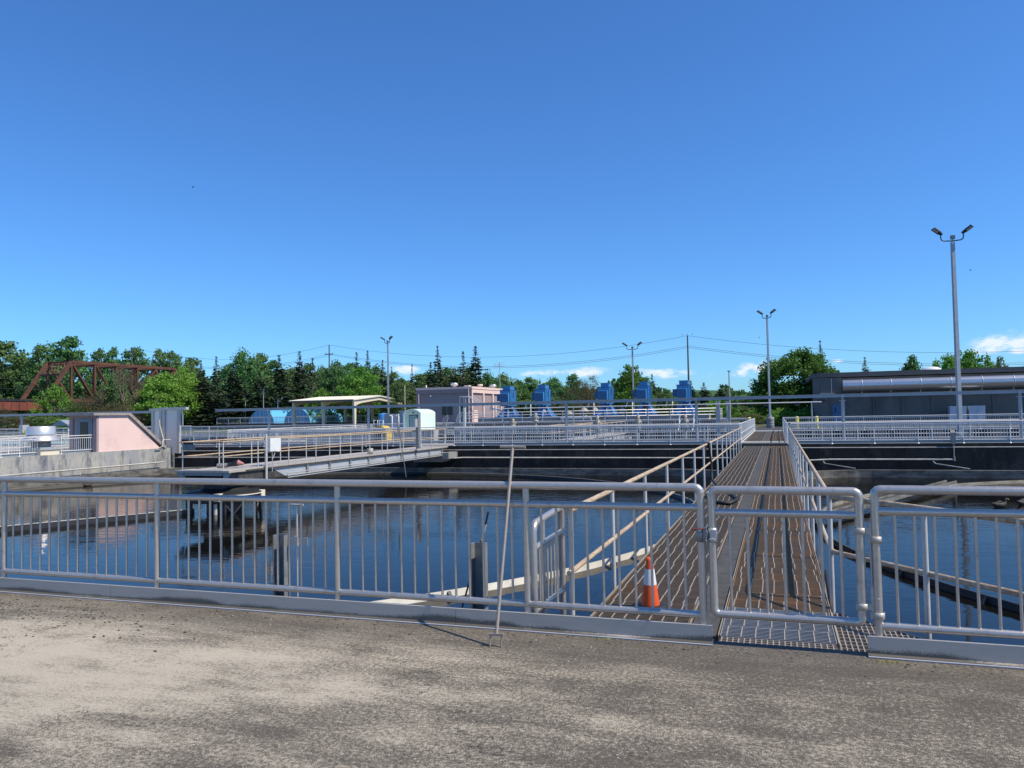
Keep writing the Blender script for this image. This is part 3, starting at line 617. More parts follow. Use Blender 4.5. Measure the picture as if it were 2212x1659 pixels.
# ================================================================== inside the tanks
CXT, CYT = -17.7, 21.6
def scum_ring(label, cx, cy, mt):
    t = thing('scum_baffle', label, 'baffle ring', (cx, cy, WZ))
    R = 15.62
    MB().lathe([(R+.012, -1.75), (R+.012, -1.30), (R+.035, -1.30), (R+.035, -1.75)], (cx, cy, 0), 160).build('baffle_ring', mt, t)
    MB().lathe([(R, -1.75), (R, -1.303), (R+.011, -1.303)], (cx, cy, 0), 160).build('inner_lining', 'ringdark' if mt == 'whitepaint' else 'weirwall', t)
    for k in range(48):
        a = 2*pi*k/48
        m = MB(); c_, s_ = cos(a), sin(a)
        q = [(cx+c_*r, cy+s_*r, z) for r, z in ((R+.04, -1.31), (R+.04, -1.43), (R+.14, -1.43))]
        m.add([(x-s_*.03, y+c_*.03, z) for x, y, z in q]+[(x+s_*.03, y-c_*.03, z) for x, y, z in q], [(0, 1, 2), (5, 4, 3), (0, 3, 4, 1), (1, 4, 5, 2), (2, 5, 3, 0)])
        m.build('bracket', 'dark', t)
scum_ring('circular white scum baffle around the bridge column in the left tank', CXT, CYT, 'whitepaint')
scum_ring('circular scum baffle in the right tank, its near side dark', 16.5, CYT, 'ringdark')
def trough(label, path, cx):
    t = thing('launder_trough', label, 'trough', (cx, 38, WZ))
    def off(k):
        P = []
        for i, (x, y) in enumerate(path):
            a = path[max(0, i-1)]; b = path[min(len(path)-1, i+1)]
            d = Vector((b[0]-a[0], b[1]-a[1])).normalized(); P.append((x-d.y*k, y+d.x*k))
        return P
    A, B = off(0), off(.22)
    n = len(A); m = MB()
    vs = [(x, y, z) for z in (-2.0, -1.10) for (x, y) in A]+[(x, y, z) for z in (-2.0, -1.10) for (x, y) in B]
    m.add(vs, [(i, i+1, n+i+1, n+i) for i in range(n-1)]+[(n+i, n+i+1, 3*n+i+1, 3*n+i) for i in range(n-1)]+[(2*n+i+1, 2*n+i, 3*n+i, 3*n+i+1) for i in range(n-1)])
    m.build('trough_wall', 'weirwall', t)
    # V-notch weir plate along the inner face
    W_ = off(-.05); m = MB(); pts = []
    for i in range(len(W_)-1):
        (x0, y0), (x1, y1) = W_[i], W_[i+1]; L_ = sqrt((x1-x0)**2+(y1-y0)**2); k = max(2, int(L_/.30))
        for j in range(k): pts.append((x0+(x1-x0)*j/k, y0+(y1-y0)*j/k, -1.26 if (len(pts) % 2) else -1.33))
    q = len(pts); m.add([(x, y, -1.48) for x, y, z in pts]+pts, [(i, i+1, q+i+1, q+i) for i in range(q-1)])
    m.build('notched_weir_plate', 'weirwall', t)
    return t
def arc(cx, cy, r, a0, a1, n=10): return [(cx+r*cos(radians(a0+(a1-a0)*k/n)), cy+r*sin(radians(a0+(a1-a0)*k/n))) for k in range(n+1)]
r_ = 3.2
trough('stained concrete launder trough along the walls of the left tank', [(-34.0, 5.8), (-34.0, 15), (-34.0, 25)]+arc(-34.0+r_, 37.6-r_, r_, 180, 90)+[(-25, 37.6), (-17, 37.6), (-9, 37.6)]+arc(-1.75-r_, 37.6-r_, r_, 90, 0)+[(-1.75, 20), (-1.75, 5.8)], -17)
trough('stained concrete launder trough along the walls of the right tank', [(.62, 5.8), (.62, 20)]+arc(.62+r_, 37.6-r_, r_, 180, 90)+[(9, 37.6), (17, 37.6), (25, 37.6)]+arc(33.4-r_, 37.6-r_, r_, 90, 0)+[(33.4, 20), (33.4, 5.8)], 17)
# pipes on the tank walls
def wall_pipe(label, pts, r, mt='whitepaint', cat='pipe', name='wall_pipe'): return tag(MB().tube(pts, r, 8).build(name, mt), label, cat)
wall_pipe('thin cable line high on the dark wall of the left tank', [(-35.0, 38.72, -.22), (-16, 38.72, -.215), (-1.7, 38.72, -.22)], .022)
wall_pipe('pale spray pipe along the dark wall of the left tank, right of the bridge', [(-16.9, 37.9, -.66), (-16.0, 38.66, -.62), (-1.8, 38.66, -.64)], .036)
wall_pipe('pale spray pipe along the dark wall of the left tank, left of the bridge', [(-35.0, 38.66, -.62), (-22.0, 38.66, -.60)], .030)
wall_pipe('pale spray pipe along the sunlit left tank wall', [(-34.9, 5.9, -.86), (-34.9, 37.6, -.82)], .045)
wall_pipe('thin cable line high on the dark wall of the right tank', [(.6, 38.72, -.20), (1.0, 38.72, -.17), (16, 38.72, -.17), (34, 38.72, -.17)], .024)
wall_pipe('spray pipe on the right tank wall ending at a hanging valve', [(1.0, 38.2, -.74), (2.2, 38.55, -.70), (7.2, 38.6, -.70)], .040)
wall_pipe('spray pipe on the right tank wall beyond the second hanging valve', [(12.6, 38.6, -.72), (34, 38.6, -.72)], .040)
for k, (x, lab) in enumerate(((7.25, 'hanging valve rod with box near the tall right lamp post'), (12.5, 'hanging valve rod with box at the right edge of the picture'))):
    t = thing('valve_rod', lab, 'valve', (x, 38.6, 0))
    MB().tube([(x, 38.6, -.72), (x, 38.6, .0)], .016, 8).build('rod_shaft', 'galv', t)
    MB().tube([(x, 38.6, -.76), (x, 38.6, -.58)], .045, 10).build('valve_body', 'galv_d', t)
    MB().box((x-.10, 38.55, -.02), (x+.08, 38.72, .48)).prism([(38.55, .48), (38.72, .48), (38.72, .58)], 'x', x-.10, x+.08).build('stand', 'galv_d', t)
for x in (1.9, 6.4, 13.8):
    wall_pipe({1.9: 'slanted spray stub pipe nearest the walkway on the right tank wall', 6.4: 'slanted spray stub pipe left of the hanging valve in the right tank', 13.8: 'slanted spray stub pipe at the right edge of the right tank'}[x], [(x, 38.5, -.78), (x+.05, 38.2, -.86), (x+1.3, 37.9, -1.06)], .022)
for y, lab in ((28.6, 'small spray nozzle bracket on the left wall pipe below the silver fan'), (31.4, 'small spray nozzle bracket on the left wall pipe below the stair door'), (33.2, 'small spray nozzle bracket on the left wall pipe below the pink wall')):
    wall_pipe(lab, [(-34.9, y, -.85), (-34.75, y, -.95), (-34.6, y+.05, -1.02), (-34.5, y-.05, -1.12)], .016, name='spray_nozzle', cat='nozzle')

# walking bridge over the left tank
BX0, BX1, BY0, BY1 = -18.4, -16.8, 20.65, 38.6
br = thing('access_bridge', 'steel access bridge with rusty handrails from the tank centre to the dark wall', 'bridge', (-17.6, 38.5, 0))
MB().box((BX0, BY0, -.055), (BX1, BY1, .0)).build('deck', 'deckplate', br)
for x, s in ((BX1, 1), (BX0, -1)):
    m = MB(); m.prism([(24.1, -.47), (37.9, -.47), (37.9, -.11), (23.2, -.11)], 'x', x-.02*s, x-.008*s)
    sp_ = m.build('side_panel', 'plate', br)
    for y in [25.3+1.55*i for i in range(9)]: MB().box((min(x-.0075*s, x+.055*s), y-.05, -.46), (max(x-.0075*s, x+.055*s), y+.05, -.112)).build('stiffener', 'galv_d', sp_)
    MB().box((min(x-.03*s, x+.06*s), BY0+.6, -.108), (max(x-.03*s, x+.06*s), BY1-.3, -.058)).build('edge_channel', 'slime', br)
    for z in (-.30, -.38, -.45): MB().tube([(x+.075*s, 24.0, z-.04), (x+.075*s, 38.0, z)], .020, 6).build('conduit', 'galv', br)
    # end gusset plates under the platform
    MB().prism([(x-.02*s, -.06), (x+.30*s, -.06), (x-.02*s, -.42)], 'y', BY0+.02, BY0+.06).build('gusset_plate', 'bluegrey', br)
    MB().bar((x-.03*s, BY0+.1, -.22), (x-.03*s, 24.0, -.28), .03, .32).build('inner_beam', 'slime', br)
MB().box((BX0-.28, BY0-.08, -.07), (BX1+.28, BY0+.75, -.004)).build('end_platform', 'deckplate', br)
MB().box((BX0+.05, BY0+.02, -.17), (BX1-.05, BY0+.06, -.072)).build('end_beam', 'bluegrey', br)
for x in (BX0, BX1):
    s = 1 if x == BX1 else -1
    MB().tube([(x, BY0-.05, .91), (x, 24, .93), (x, 30, .90), (x, 38.3, .93)], .026, 8).build('top_rail', 'rust_rail', br)
    MB().tube([(x, BY0-.05, .45), (x, 24, .47), (x, 38.3, .46)], .022, 8).build('middle_rail', 'rust_rail', br)
    for i in range(11): MB().tube([(x, BY0+i*1.76, -.02), (x, BY0+i*1.76, .91)], .020, 8).build('post', 'rail_post', br)
for z in (.91, .45): MB().tube([(BX0-.15, BY0, z), (BX1, BY0, z)], .022, 8).build('end_rail', 'rust_rail', br)
MB().box((BX0+.02, BY0-.015, .66), (BX0+.50, BY0, .84)).build('blank_plate', 'galv_d', br)
MB().box((-16.72, 37.6, -.62), (-16.35, 38.8, -.30)).box((BX0, 37.7, -.8), (BX1, 38.8, -.48)).build('bearing_ledge', 'conc', br)
cp = thing('control_post', 'white control box on a pale post clamped to the access bridge', 'control box', (-16.72, 22.75, -.45))
MB().tube([(-16.72, 22.75, -.46), (-16.72, 22.75, 1.10)], .045, 10).build('post', 'rail_post', cp)
MB().box((-16.72, 22.82, .50), (-16.60, 23.42, .96)).build('control_box', 'white', cp)
MB().tube([(-16.66, 23.0, .5), (-16.66, 23.02, .1), (-16.66, 23.0, -.2)], .015, 6).tube([(-16.66, 23.2, .5), (-16.66, 23.05, .25)], .012, 6).build('conduit', 'galv', cp)
cp = thing('junction_column', 'grey column with junction box on the far part of the access bridge', 'column', (-16.7, 34.6, 0))
MB().box((-16.72, 34.5, .05), (-16.58, 34.75, 1.55)).build('column', 'galv_d', cp)
MB().box((-16.70, 34.2, 1.1), (-16.60, 34.48, 1.5)).build('junction_box', 'galv', cp)
m = MB(); a = atX(858, 896, -16.55); b = atX(877, 1030, -16.55); m.tube([a, b], .022, 8); m.tube([a+Vector((0, .05, 0)), a+Vector((0, .08, -.8))], .03, 8)
tag(m.build('boat_hook', 'galv_d'), 'long slanted pole leaning against the access bridge rail', 'pole')
mo = thing('pump_motor', 'grey pump motor with faded red cone lying on the bridge platform', 'motor', (-17.3, 21.9, .1))
MB().tube([(-17.9, 21.7, .08), (-17.6, 21.85, .09)], .075, 12).build('motor_body', 'galv_d', mo)
MB().tube([(-17.6, 21.85, .09), (-17.45, 21.92, .12), (-17.3, 21.99, .16)], [.06, .08, .11], 12).build('bell_housing', 'dark', mo)
MB().tube([(-17.3, 21.99, .16), (-17.12, 22.08, .12)], [.11, .03], 12).build('cone_guard', 'pinkcone', mo)
m = MB(); bw = atX(853, 1000, -16.9); tag(MB().lathe([(0, .26), (.13, .26), (.12, .0), (0, .0)], (-16.95, 30.4, 0), 14).build('bucket', 'whitepaint'), 'white bucket on the access bridge deck', 'bucket')
# turntable column
tt = thing('drive_column', 'round dark drive head on legs carrying the bridge, at the tank centre', 'drive unit', (CXT+.1, CYT+.1, WZ))
tx, ty = CXT+.1, CYT+.1
MB().lathe([(.2, -.62), (.75, -.64), (.78, -.70), (1.12, -.72), (1.22, -.78), (1.26, -.80), (1.26, -.86), (1.16, -.88)], (tx, ty, 0), 40).build('drive_ring', 'black', tt)
MB().lathe([(1.262, -.81), (1.275, -.815), (1.275, -.84), (1.262, -.845)], (tx, ty, 0), 40).build('ring_rim', 'cream', tt)
MB().lathe([(1.17, -.88), (1.20, -.90), (1.20, -1.06), (.3, -1.07)], (tx, ty, 0), 40).build('gear_housing', 'slime', tt)
MB().lathe([(.55, -1.05), (.55, -2.3)], (tx, ty, 0), 24).build('centre_pier', 'dark', tt)
MB().box((tx-.35, ty-.6, -.64), (tx+.35, ty+.6, -.05)).build('drive_box', 'dark', tt)
for k in range(4):
    a = radians(45+90*k+8); c_, s_ = cos(a), sin(a); q = Vector((tx+1.12*c_, ty+1.12*s_, 0)); tn = Vector((-s_, c_, 0))
    m = MB()
    for w_ in (-.28, .28):
        m.bar(q+tn*w_+Vector((0, 0, -1.05)), q+tn*w_+Vector((0, 0, -2.3)), .07, .07)
    m.bar(q-tn*.28+Vector((0, 0, -1.08)), q+tn*.28+Vector((0, 0, -1.75)), .05, .05); m.bar(q+tn*.28+Vector((0, 0, -1.08)), q-tn*.28+Vector((0, 0, -1.75)), .05, .05)
    m.build('leg', 'dark', tt)
for a in (-60, 20): MB().box((tx+1.2*cos(radians(a))-.1, ty+1.2*sin(radians(a))-.1, -.98), (tx+1.2*cos(radians(a))+.1, ty+1.2*sin(radians(a))+.1, -.74)).build('ring_bracket', 'cream', tt)
MB().tube([(tx+.45, ty-1.0, -1.0), (tx+.45, ty-1.0, -2.2)], .06, 10).build('riser_pipe', 'whitepaint', tt)
ar = thing('skimmer_arm', 'long dark scum skimmer arm lying on the water left of the drive column', 'arm', (CXT, CYT, WZ))
dv = Vector((-.50, -.866, 0)); p = Vector((tx, ty, 0))+dv*1.0; q = Vector((tx, ty, 0))+dv*15.3
MB().bar(p+Vector((0, 0, -1.37)), q+Vector((0, 0, -1.37)), .05, .20).build('skimmer_blade', 'dark', ar)
MB().bar(p+Vector((0, 0, -1.258)), q+Vector((0, 0, -1.258)), .08, .02).build('top_angle', 'whitepaint', ar)
def wpt0(x, y, z=-1.24):
    d = ray(x, y); return Vector((0, 0, EYE))+d*((z-EYE)/d.z)
# scum beach in the right tank
bm_ = thing('scum_beach', 'pale scum trough slanting across the far corner of the right tank', 'trough', (8, 30, WZ))
a = wpt0(1790, 1112); b = wpt0(1975, 1064); b = a+(b-a)*1.6
MB().bar(a, b, .26, .05).build('beach_plate', 'slime', bm_)
nb_ = Vector((-(b-a).y, (b-a).x, 0)).normalized()*.17
for s in (-1, 1): MB().bar(a+nb_*s, b+nb_*s+Vector((0, 0, .05)), .05, .10).build('side_beam', 'weirwall', bm_)

# ducks
def duck(label, x, y, h):
    t = thing('duck', label, 'duck', (x, y, WZ)); z = WZ
    c_, s_ = cos(h), sin(h)
    def P(f, u): return (x+c_*f, y+s_*f, z+u)
    m = MB(); m.tube([P(-.24, .13), P(-.18, .09), P(-.08, .06), P(.06, .06), P(.14, .09), P(.165, .15), P(.175, .21), P(.20, .235), P(.235, .235)], [.010, .05, .085, .085, .06, .035, .032, .038, .022], 10)
    m.build('duck_body', 'duck', t)
    MB().tube([P(.23, .232), P(.28, .222)], [.018, .006], 6).build('bill', 'yellow', t)
    MB().tube([P(-.16, .12), P(.0, .145), P(.08, .12)], [.015, .055, .03], 8).build('wing', 'bird', t)
def wpt(x, y):
    d = ray(x, y); return Vector((0, 0, EYE))+d*((WZ-EYE)/d.z)
p = wpt(190, 1050); duck('dark duck swimming by the left tank wall', p.x, p.y, 1.2)
p = wpt(2160, 1095); duck('dark duck swimming in the right tank by the dark wall', p.x, p.y, .3)
p = wpt(2211, 1090); duck('dark duck at the right edge of the right tank', p.x, p.y, .6)
def atZ(x, y, z):
    d = ray(x, y); return Vector((0, 0, EYE))+d*((z-EYE)/d.z)
# ================================================================== far railings
def far_fence(label, p0, p1, z0, bay=1.75, h=.95, hoop=False, bal=.118, rr=.024, mt='alu_far', infill=True, toe=True, mids=(.83,), gap=None):
    p0 = Vector((*p0, z0)); p1 = Vector((*p1, z0)); D = (p1-p0); Ln = D.length; d = D/Ln; n = max(1, round(Ln/bay)); Z = Vector((0, 0, 1))
    f = thing('railing', label, 'railing', p0)
    MB().tube([p0+Z*h, p1+Z*h], rr*1.15, 8).build('top_rail', mt, f)
    for mz in mids: MB().tube([p0+Z*mz, p1+Z*mz], rr*.95, 8).build('middle_rail', mt, f)
    MB().tube([p0+Z*.15, p1+Z*.15], rr*.95, 8).build('bottom_rail', mt, f)
    nr = Vector((d.y, -d.x, 0))
    for i in range(n+1):
        q = p0+D*(i/n); m = MB().tube([q, q+Z*h], rr, 8)
        m.tube([q, q+Z*.035], [rr*2.6, rr*1.2], 8); m.build('post', mt, f)
    if infill:
        for i in range(n):
            m = MB(); k = int(Ln/n/bal)
            for j in range(1, k):
                q = p0+D*((i+j/k)/n); m.tube([q+Z*.15, q+Z*mids[0]], .0105, 5, caps=False)
            m.build('baluster_panel', mt, f)
    if toe:
        a, b = p0+nr*-.05, p1+nr*-.05
        MB().bar(a+Z*.075, b+Z*.075, .012, .10).build('toe_board', 'bluegrey', f)
    return f
far_fence('pale far railing on the dark tank wall between the access bridge and the walkway', (-16.6, 39.0), (-1.75, 39.0), 0, 1.7)
far_fence('pale far railing on the dark tank wall from the steel portal to the access bridge', (-33.9, 39.0), (-18.6, 39.0), 0, 1.75)
far_fence('pale far railing on the dark tank wall right of the walkway', (.55, 39.0), (31, 39.0), 0, 1.78)
far_fence('second pale railing across the path, left of the walkway', (-34.0, 42.65), (-1.85, 42.65), 0, 1.66, mids=(.82, .34))
far_fence('second pale railing across the path, right of the walkway', (.45, 42.65), (32, 42.65), 0, 1.66, mids=(.82, .34))
far_fence('third railing in front of the blue machines', (-58, 63.4), (-2.0, 63.4), 0, 1.9, h=1.02, mids=(.93,), bal=.135)
far_fence('third railing in front of the grey concrete building', (.35, 63.4), (44, 63.4), 0, 1.9, h=1.02, mids=(.93,), bal=.135)
far_fence('short silver railing along the left side of the far walkway', (-1.80, 39.6), (-1.80, 67.0), -.02, 1.4, infill=False, toe=False, mids=(.48,), h=.98)
far_fence('short silver railing along the right side of the far walkway', (.40, 39.6), (.40, 67.0), -.02, 1.4, infill=False, toe=False, mids=(.48,), h=.98)
far_fence('white railing on the left tank wall, left of the silver fan', (-35.6, 18.0), (-35.6, 29.75), 0, 1.0, mids=(.80,), h=.93, bal=.125)
far_fence('white railing on the left tank wall between the silver fan and the stair house', (-35.6, 31.15), (-35.6, 33.25), 0, 1.7, mids=(.80,), h=.93, bal=.125)
far_fence('white railing behind the silver fan, across the side path', (-39.6, 18), (-39.6, 38), 0, 1.7, mids=(.80, .32), h=.95)
far_fence('white railing behind the stair house along the wide path', (-70, 42.65), (-38.5, 42.65), 0, 1.7, mids=(.82, .34))
far_fence('distant white railing at the left edge below the trees', (-70, 50), (-42, 50), .1, 1.9, mids=(.82, .45), h=1.05, infill=False)
far_fence('very distant white railing left of the stair house', (-95, 66.3), (-58, 66.3), 0, 2.2, mids=(.8,), h=1.1, infill=False)
far_fence('middle tank row railing running away from the path, left part', (-34.6, 43.0), (-34.6, 62.5), 0, 1.75, mids=(.82,))
# access bridges of the second row of tanks
reg(br)
c = copy_tree(br); c.location = (-12.4, 62.4, 0); c['label'] = 'second access bridge with rusty handrails beyond the path, by the blue machines'; WLOC[c.name] = tuple(c.location); c['group'] = 'tank access bridges'; br['group'] = 'tank access bridges'

# ================================================================== long beam on posts
def beam(label, x0, x1, posts):
    t = thing('pipe_rack_beam', label, 'beam', (x0, 41, 0))
    m = MB(); m.box((x0, 40.93, 2.17), (x1, 41.07, 2.31)); m.build('beam', 'bluegrey', t)
    m = MB(); m.box((x0, 40.90, 2.311), (x1, 41.10, 2.325)); m.build('cover_strip', 'galv', t)
    for x in posts:
        p = MB().tube([(x, 41, 0), (x, 41, 2.0)], .075, 10).build('post', 'bluegrey', t)
        MB().box((x-.15, 40.9, 2.0), (x+.15, 41.1, 2.03)).box((x-.04, 40.92, 2.03), (x+.04, 41.08, 2.17)).box((x-.09, 40.9, 2.165), (x+.09, 40.928, 2.315)).build('saddle', 'bluegrey', p)
        MB().box((x-.14, 40.86, .0), (x+.14, 41.14, .02)).build('base_plate', 'galv_d', p)
    return t
beam('long blue grey beam on posts running along the path from the steel portal to the right edge', -33.9, 33, [-29.9, -22.95, -10.85, -3.95, 3.0, 10.45, 17.5, 24.5])
beam('blue grey beam on posts at the left edge behind the silver fan', -70, -37.3, [-64.5, -57.5, -50.55, -43.6])
t = thing('overhead_conduit', 'thin pale conduit with small boxes hung under the right part of the long beam', 'conduit', (-8, 43.9, 1.9))
MB().tube([(-16, 43.9, 1.99), (2.2, 43.9, 1.99)], .03, 8).build('pipe', 'alu_far', t)
for i in range(11): MB().box((-15+1.6*i-.12, 43.84, 1.80), (-15+1.6*i+.12, 43.97, 1.95)).build('box', 'dark', t)
for i in range(5): MB().tube([(-15.5+4.3*i, 43.9, 0), (-15.5+4.3*i, 43.9, 1.99)], .035, 8).build('support', 'bluegrey', t)
for k, x in enumerate((-3.1, -2.55)):
    o = MB().box((x-.10, 44.0, 0), (x+.10, 44.25, 2.15)).build('steel_column', 'bluegrey'); tag(o, ('left', 'right')[k]+' one of two steel columns at the right end of the overhead conduit', 'column', 'columns under the beam')
t = thing('panel_column', 'grey cable panel with bent conduits standing before the pink building', 'panel', (-14.9, 43.8, 0))
a = atY(983, 900, 43.8)
MB().box((a.x-.02, 43.75, 0), (a.x+.30, 43.9, 2.2)).build('panel', 'galv_d', t)
for k in range(3): MB().tube([(a.x-.55-.10*k, 43.7, .2), (a.x-.55-.10*k, 43.7, 1.25+.10*k), (a.x-.42, 43.7, 1.45+.10*k)], .03, 8).build('conduit', 'galv', t)
MB().box((a.x-1.0, 43.6, .55), (a.x-.5, 43.8, 1.0)).build('junction_box', 'galv_d', t)
t = thing('panel_post', 'pale steel post with small grey boxes right of the cable panel', 'post', (-13, 43.2, 0))
a = atY(1003, 900, 43.2)
MB().box((a.x-.06, 43.15, 0), (a.x+.06, 43.27, 2.1)).build('post', 'alu_far', t)
MB().box((a.x-.75, 43.1, .75), (a.x-.2, 43.3, 1.15)).build('box', 'galv_d', t); MB().box((a.x+.15, 43.1, .65), (a.x+.42, 43.3, 1.05)).build('box', 'galv_d', t)
for k in range(3): MB().tube([(a.x-.55+.10*k, 43.2, 1.15), (a.x-.5+.10*k, 43.2, 1.4), (a.x-.3+.10*k, 43.2, 1.85)], .025, 8).build('conduit', 'alu_far', t)

# valves standing by the second railing
def actuator(label, px, Y, z0, z1, s=1.):
    a = atY(px, 900, Y); x = a.x
    t = thing('valve_actuator', label, 'valve', (x, Y, 0), 'cream valve actuators')
    MB().tube([(x, Y, z0-.6), (x, Y, z0+.15)], .10*s, 10).build('stem', 'castcream', t)
    H = z1-z0
    MB().lathe([(.02, 0), (.22*s, .02), (.24*s, H*.22), (.14*s, H*.30), (.20*s, H*.42), (.21*s, H*.62), (.12*s, H*.70), (.14*s, H*.9), (.04*s, H)], (x, Y, z0), 14).build('gearbox', 'castcream', t)
    MB().tube([(x-.32*s, Y, z0+H*.5), (x+.25*s, Y, z0+H*.5)], .11*s, 10).build('motor', 'castcream', t)
    MB().lathe([(.20*s, -.015), (.23*s, -.015), (.23*s, .015), (.20*s, .015), (.20*s, -.015)], (x, Y-.2, z0+H*.78), 14).build('handwheel', 'slime', t)
actuator('cream valve actuator in front of the second blue machine', 1157, 62, .95, 1.75)
actuator('tall cream valve actuator standing before the middle blue machine', 1290, 46, .55, 1.5, .8)
actuator('tall cream valve actuator standing before the fourth blue machine', 1378, 46, .55, 1.5, .8)
actuator('tall cream valve actuator standing before the rightmost blue machine', 1480, 46, .62, 1.45, .8)
actuator('cream valve actuator beside the left stair of the machine deck', 1108, 62, .6, 1.3)
for k, (px, Y, z0, z1, r) in enumerate(((1262, 72, .95, 2.25, .36), (1286, 72, .95, 2.25, .30), (1176, 70, .95, 2.2, .26), (1345, 70, .95, 2.15, .26), (1230, 70, .95, 1.9, .3))):
    a = atY(px, 900, Y); t = thing('roof_vent', ['widest cream mushroom vent between the second and middle blue machines', 'narrower cream mushroom vent left of the middle blue machine', 'cream mushroom vent right of the second blue machine', 'cream mushroom vent right of the middle blue machine', 'low cream vent under the beam between two blue machines'][k], 'vent', (a.x, Y, z0))
    MB().lathe([(r*.7, 0), (r*.7, (z1-z0)*.55)], (a.x, Y, z0), 16).build('vent_pipe', 'castcream', t)
    MB().lathe([(r*.7, (z1-z0)*.52), (r*1.25, (z1-z0)*.62), (r*1.3, (z1-z0)*.72), (r*.5, (z1-z0)*.9), (.01, z1-z0)], (a.x, Y, z0), 16).build('vent_cap', 'castcream', t)
for k, (px0, px1, Y) in enumerate(((1133, 1277, 68.5),)):
    a = atY(px0, 900, Y).x; b = atY(px1, 900, Y).x
    tag(MB().tube([(a+3.5, Y, 1.15), (b, Y, 1.15)], .26, 14).build('process_pipe', 'bluegrey'), 'thick pale blue pipe lying on the machine deck behind the railing', 'pipe')

# ================================================================== machine deck and blue machines
dk = thing('machine_deck', 'raised concrete machine deck with pale pipe railing carrying the blue machines', 'deck', (-16, 66, 0))
MB().box((-27.2, 66, .55), (-4.6, 84, .95)).build('slab', 'conc_dk', dk)
MB().box((-27.0, 69.2, .95), (-5.6, 71.0, 1.40)).build('plinth', 'conc', dk)
for i in range(8): MB().box((-26.5+3*i, 66.4, 0), (-26.1+3*i, 66.8, .55)).build('column', 'conc', dk)
MB().box((-27, 70, 0), (-5, 83, .55)).build('wall', 'conc_dk', dk)
for z in (1.86, 1.61, 1.36): MB().tube([(-27.2, 66.2, z), (-4.8, 66.2, z), (-4.8, 74, z)], .028, 8).build('rail', 'alu_far', dk)
for i in range(13): MB().tube([(-27.2+1.87*i, 66.2, .95), (-27.2+1.87*i, 66.2, 1.88)], .028, 8).build('rail_post', 'alu_far', dk)
for i in range(7): MB().tube([(-4.8, 66.2+1.2*i, .95), (-4.8, 66.2+1.2*i, 1.88)], .028, 8).build('rail_post', 'alu_far', dk)
# stair at the left end of the deck
sr = thing('access_stair', 'pale steel stair with bent handrails against the pink building corner', 'stair', (-27.5, 70, 0))
for y in (69.4, 70.4):
    MB().tube([(-28.9, y, 1.0), (-28.9, y, 3.45), (-28.0, y, 3.45), (-26.0, y, 2.3), (-24.9, y, 2.0)], .035, 8).build('handrail', 'alu_far', sr)
    MB().tube([(-28.3, y, .95), (-28.3, y, 3.45)], .035, 8).build('post', 'alu_far', sr)
m = MB()
for k in range(8): m.box((-28.6+.28*k, 69.4, 2.6-.2*k), (-28.3+.28*k, 70.4, 2.64-.2*k))
m.build('treads', 'galv_d', sr)
UL = ['leftmost blue machine beside the pink building', 'second blue machine from the left on the deck', 'middle blue machine on the deck', 'fourth blue machine from the left on the deck', 'rightmost blue machine on the deck with a separate dark blue box']
UX = [-24.2, -20.75, -14.75, -11.25, -7.72]
def machine(x):
    y = 70.2
    t = thing('aerator_drive', UL[0], 'machine', (x, y, 1.4), 'blue aerator drives on the machine deck')
    b = MB().box((x-.62, y-.75, 2.45), (x+.43, y+.95, 3.95)).build('motor_housing', 'blue', t)
    MB().box((x-.65, y-.78, 3.951), (x+.46, y+.98, 4.0)).build('lid_rim', 'blue_d', b)
    MB().box((x-.42, y-.5, 4.0), (x+.33, y+.7, 4.33)).box((x-.45, y-.53, 4.331), (x+.36, y+.73, 4.37)).build('top_cap', 'blue', b)
    MB().box((x-.52, y-.86, 2.6), (x+.20, y-.752, 3.62)).build('access_panel', 'blue_d', b)
    MB().box((x+.20, y-.86, 2.45), (x+.27, y-.752, 3.68)).box((x-.56, y-.86, 3.62), (x+.20, y-.80, 3.68)).build('panel_trim', 'blue_l', b)
    for yy in (y-.4, y+.2, y+.8): MB().box((x+.432, yy-.03, 2.5), (x+.50, yy+.03, 3.9)).build('rib', 'blue', b)
    MB().box((x+.432, y-.05, 3.3), (x+.455, y+.15, 3.75)).build('louvre', 'blue_d', b)
    MB().box((x-1.0, y-.55, 2.95), (x-.66, y+.15, 3.62)).box((x-.66, y-.3, 3.1), (x-.622, y, 3.4)).build('terminal_box', 'blue_d', t)
    # lower stand: cone of plates with open gussets
    MB().lathe([(.82, 0), (.72, .1), (.36, .86), (.32, 1.05)], (x, y, 1.4), 4, smooth=False, a0=pi/4, a1=pi/4+2*pi).build('stand_core', 'blue_d', t)
    for k in range(8):
        a = 2*pi*k/8+.2; c_, s_ = cos(a), sin(a); m = MB(); n_ = (-s_*.03, c_*.03)
        q = [(r*c_, r*s_, z) for r, z in ((.40, 1.40), (1.12, 1.40), (1.10, 1.52), (.46, 2.36), (.34, 2.44))]
        m.add([(x+u-n_[0], y+v-n_[1], w) for u, v, w in q]+[(x+u+n_[0], y+v+n_[1], w) for u, v, w in q], [tuple(range(5)), tuple(range(9, 4, -1))]+[(i, i+5, (i+1) % 5+5, (i+1) % 5) for i in range(5)])
        m.build('gusset', 'blue_s', t)
    MB().box((x-1.15, y-1.0, 1.40), (x+1.05, y+1.0, 1.47)).build('base_plate', 'blue', t)
    MB().tube([(x-1.6, y-.9, 2.1), (x-1.35, y-.9, 2.75), (x-1.0, y-.9, 2.78), (x-1.0, y-.9, 1.4)], .045, 8).build('breather_pipe', 'white', t)
    return t
u0 = reg(machine(UX[0]))
for i in range(1, 5):
    c = copy_tree(u0); c.location.x = UX[i]; c['label'] = UL[i]

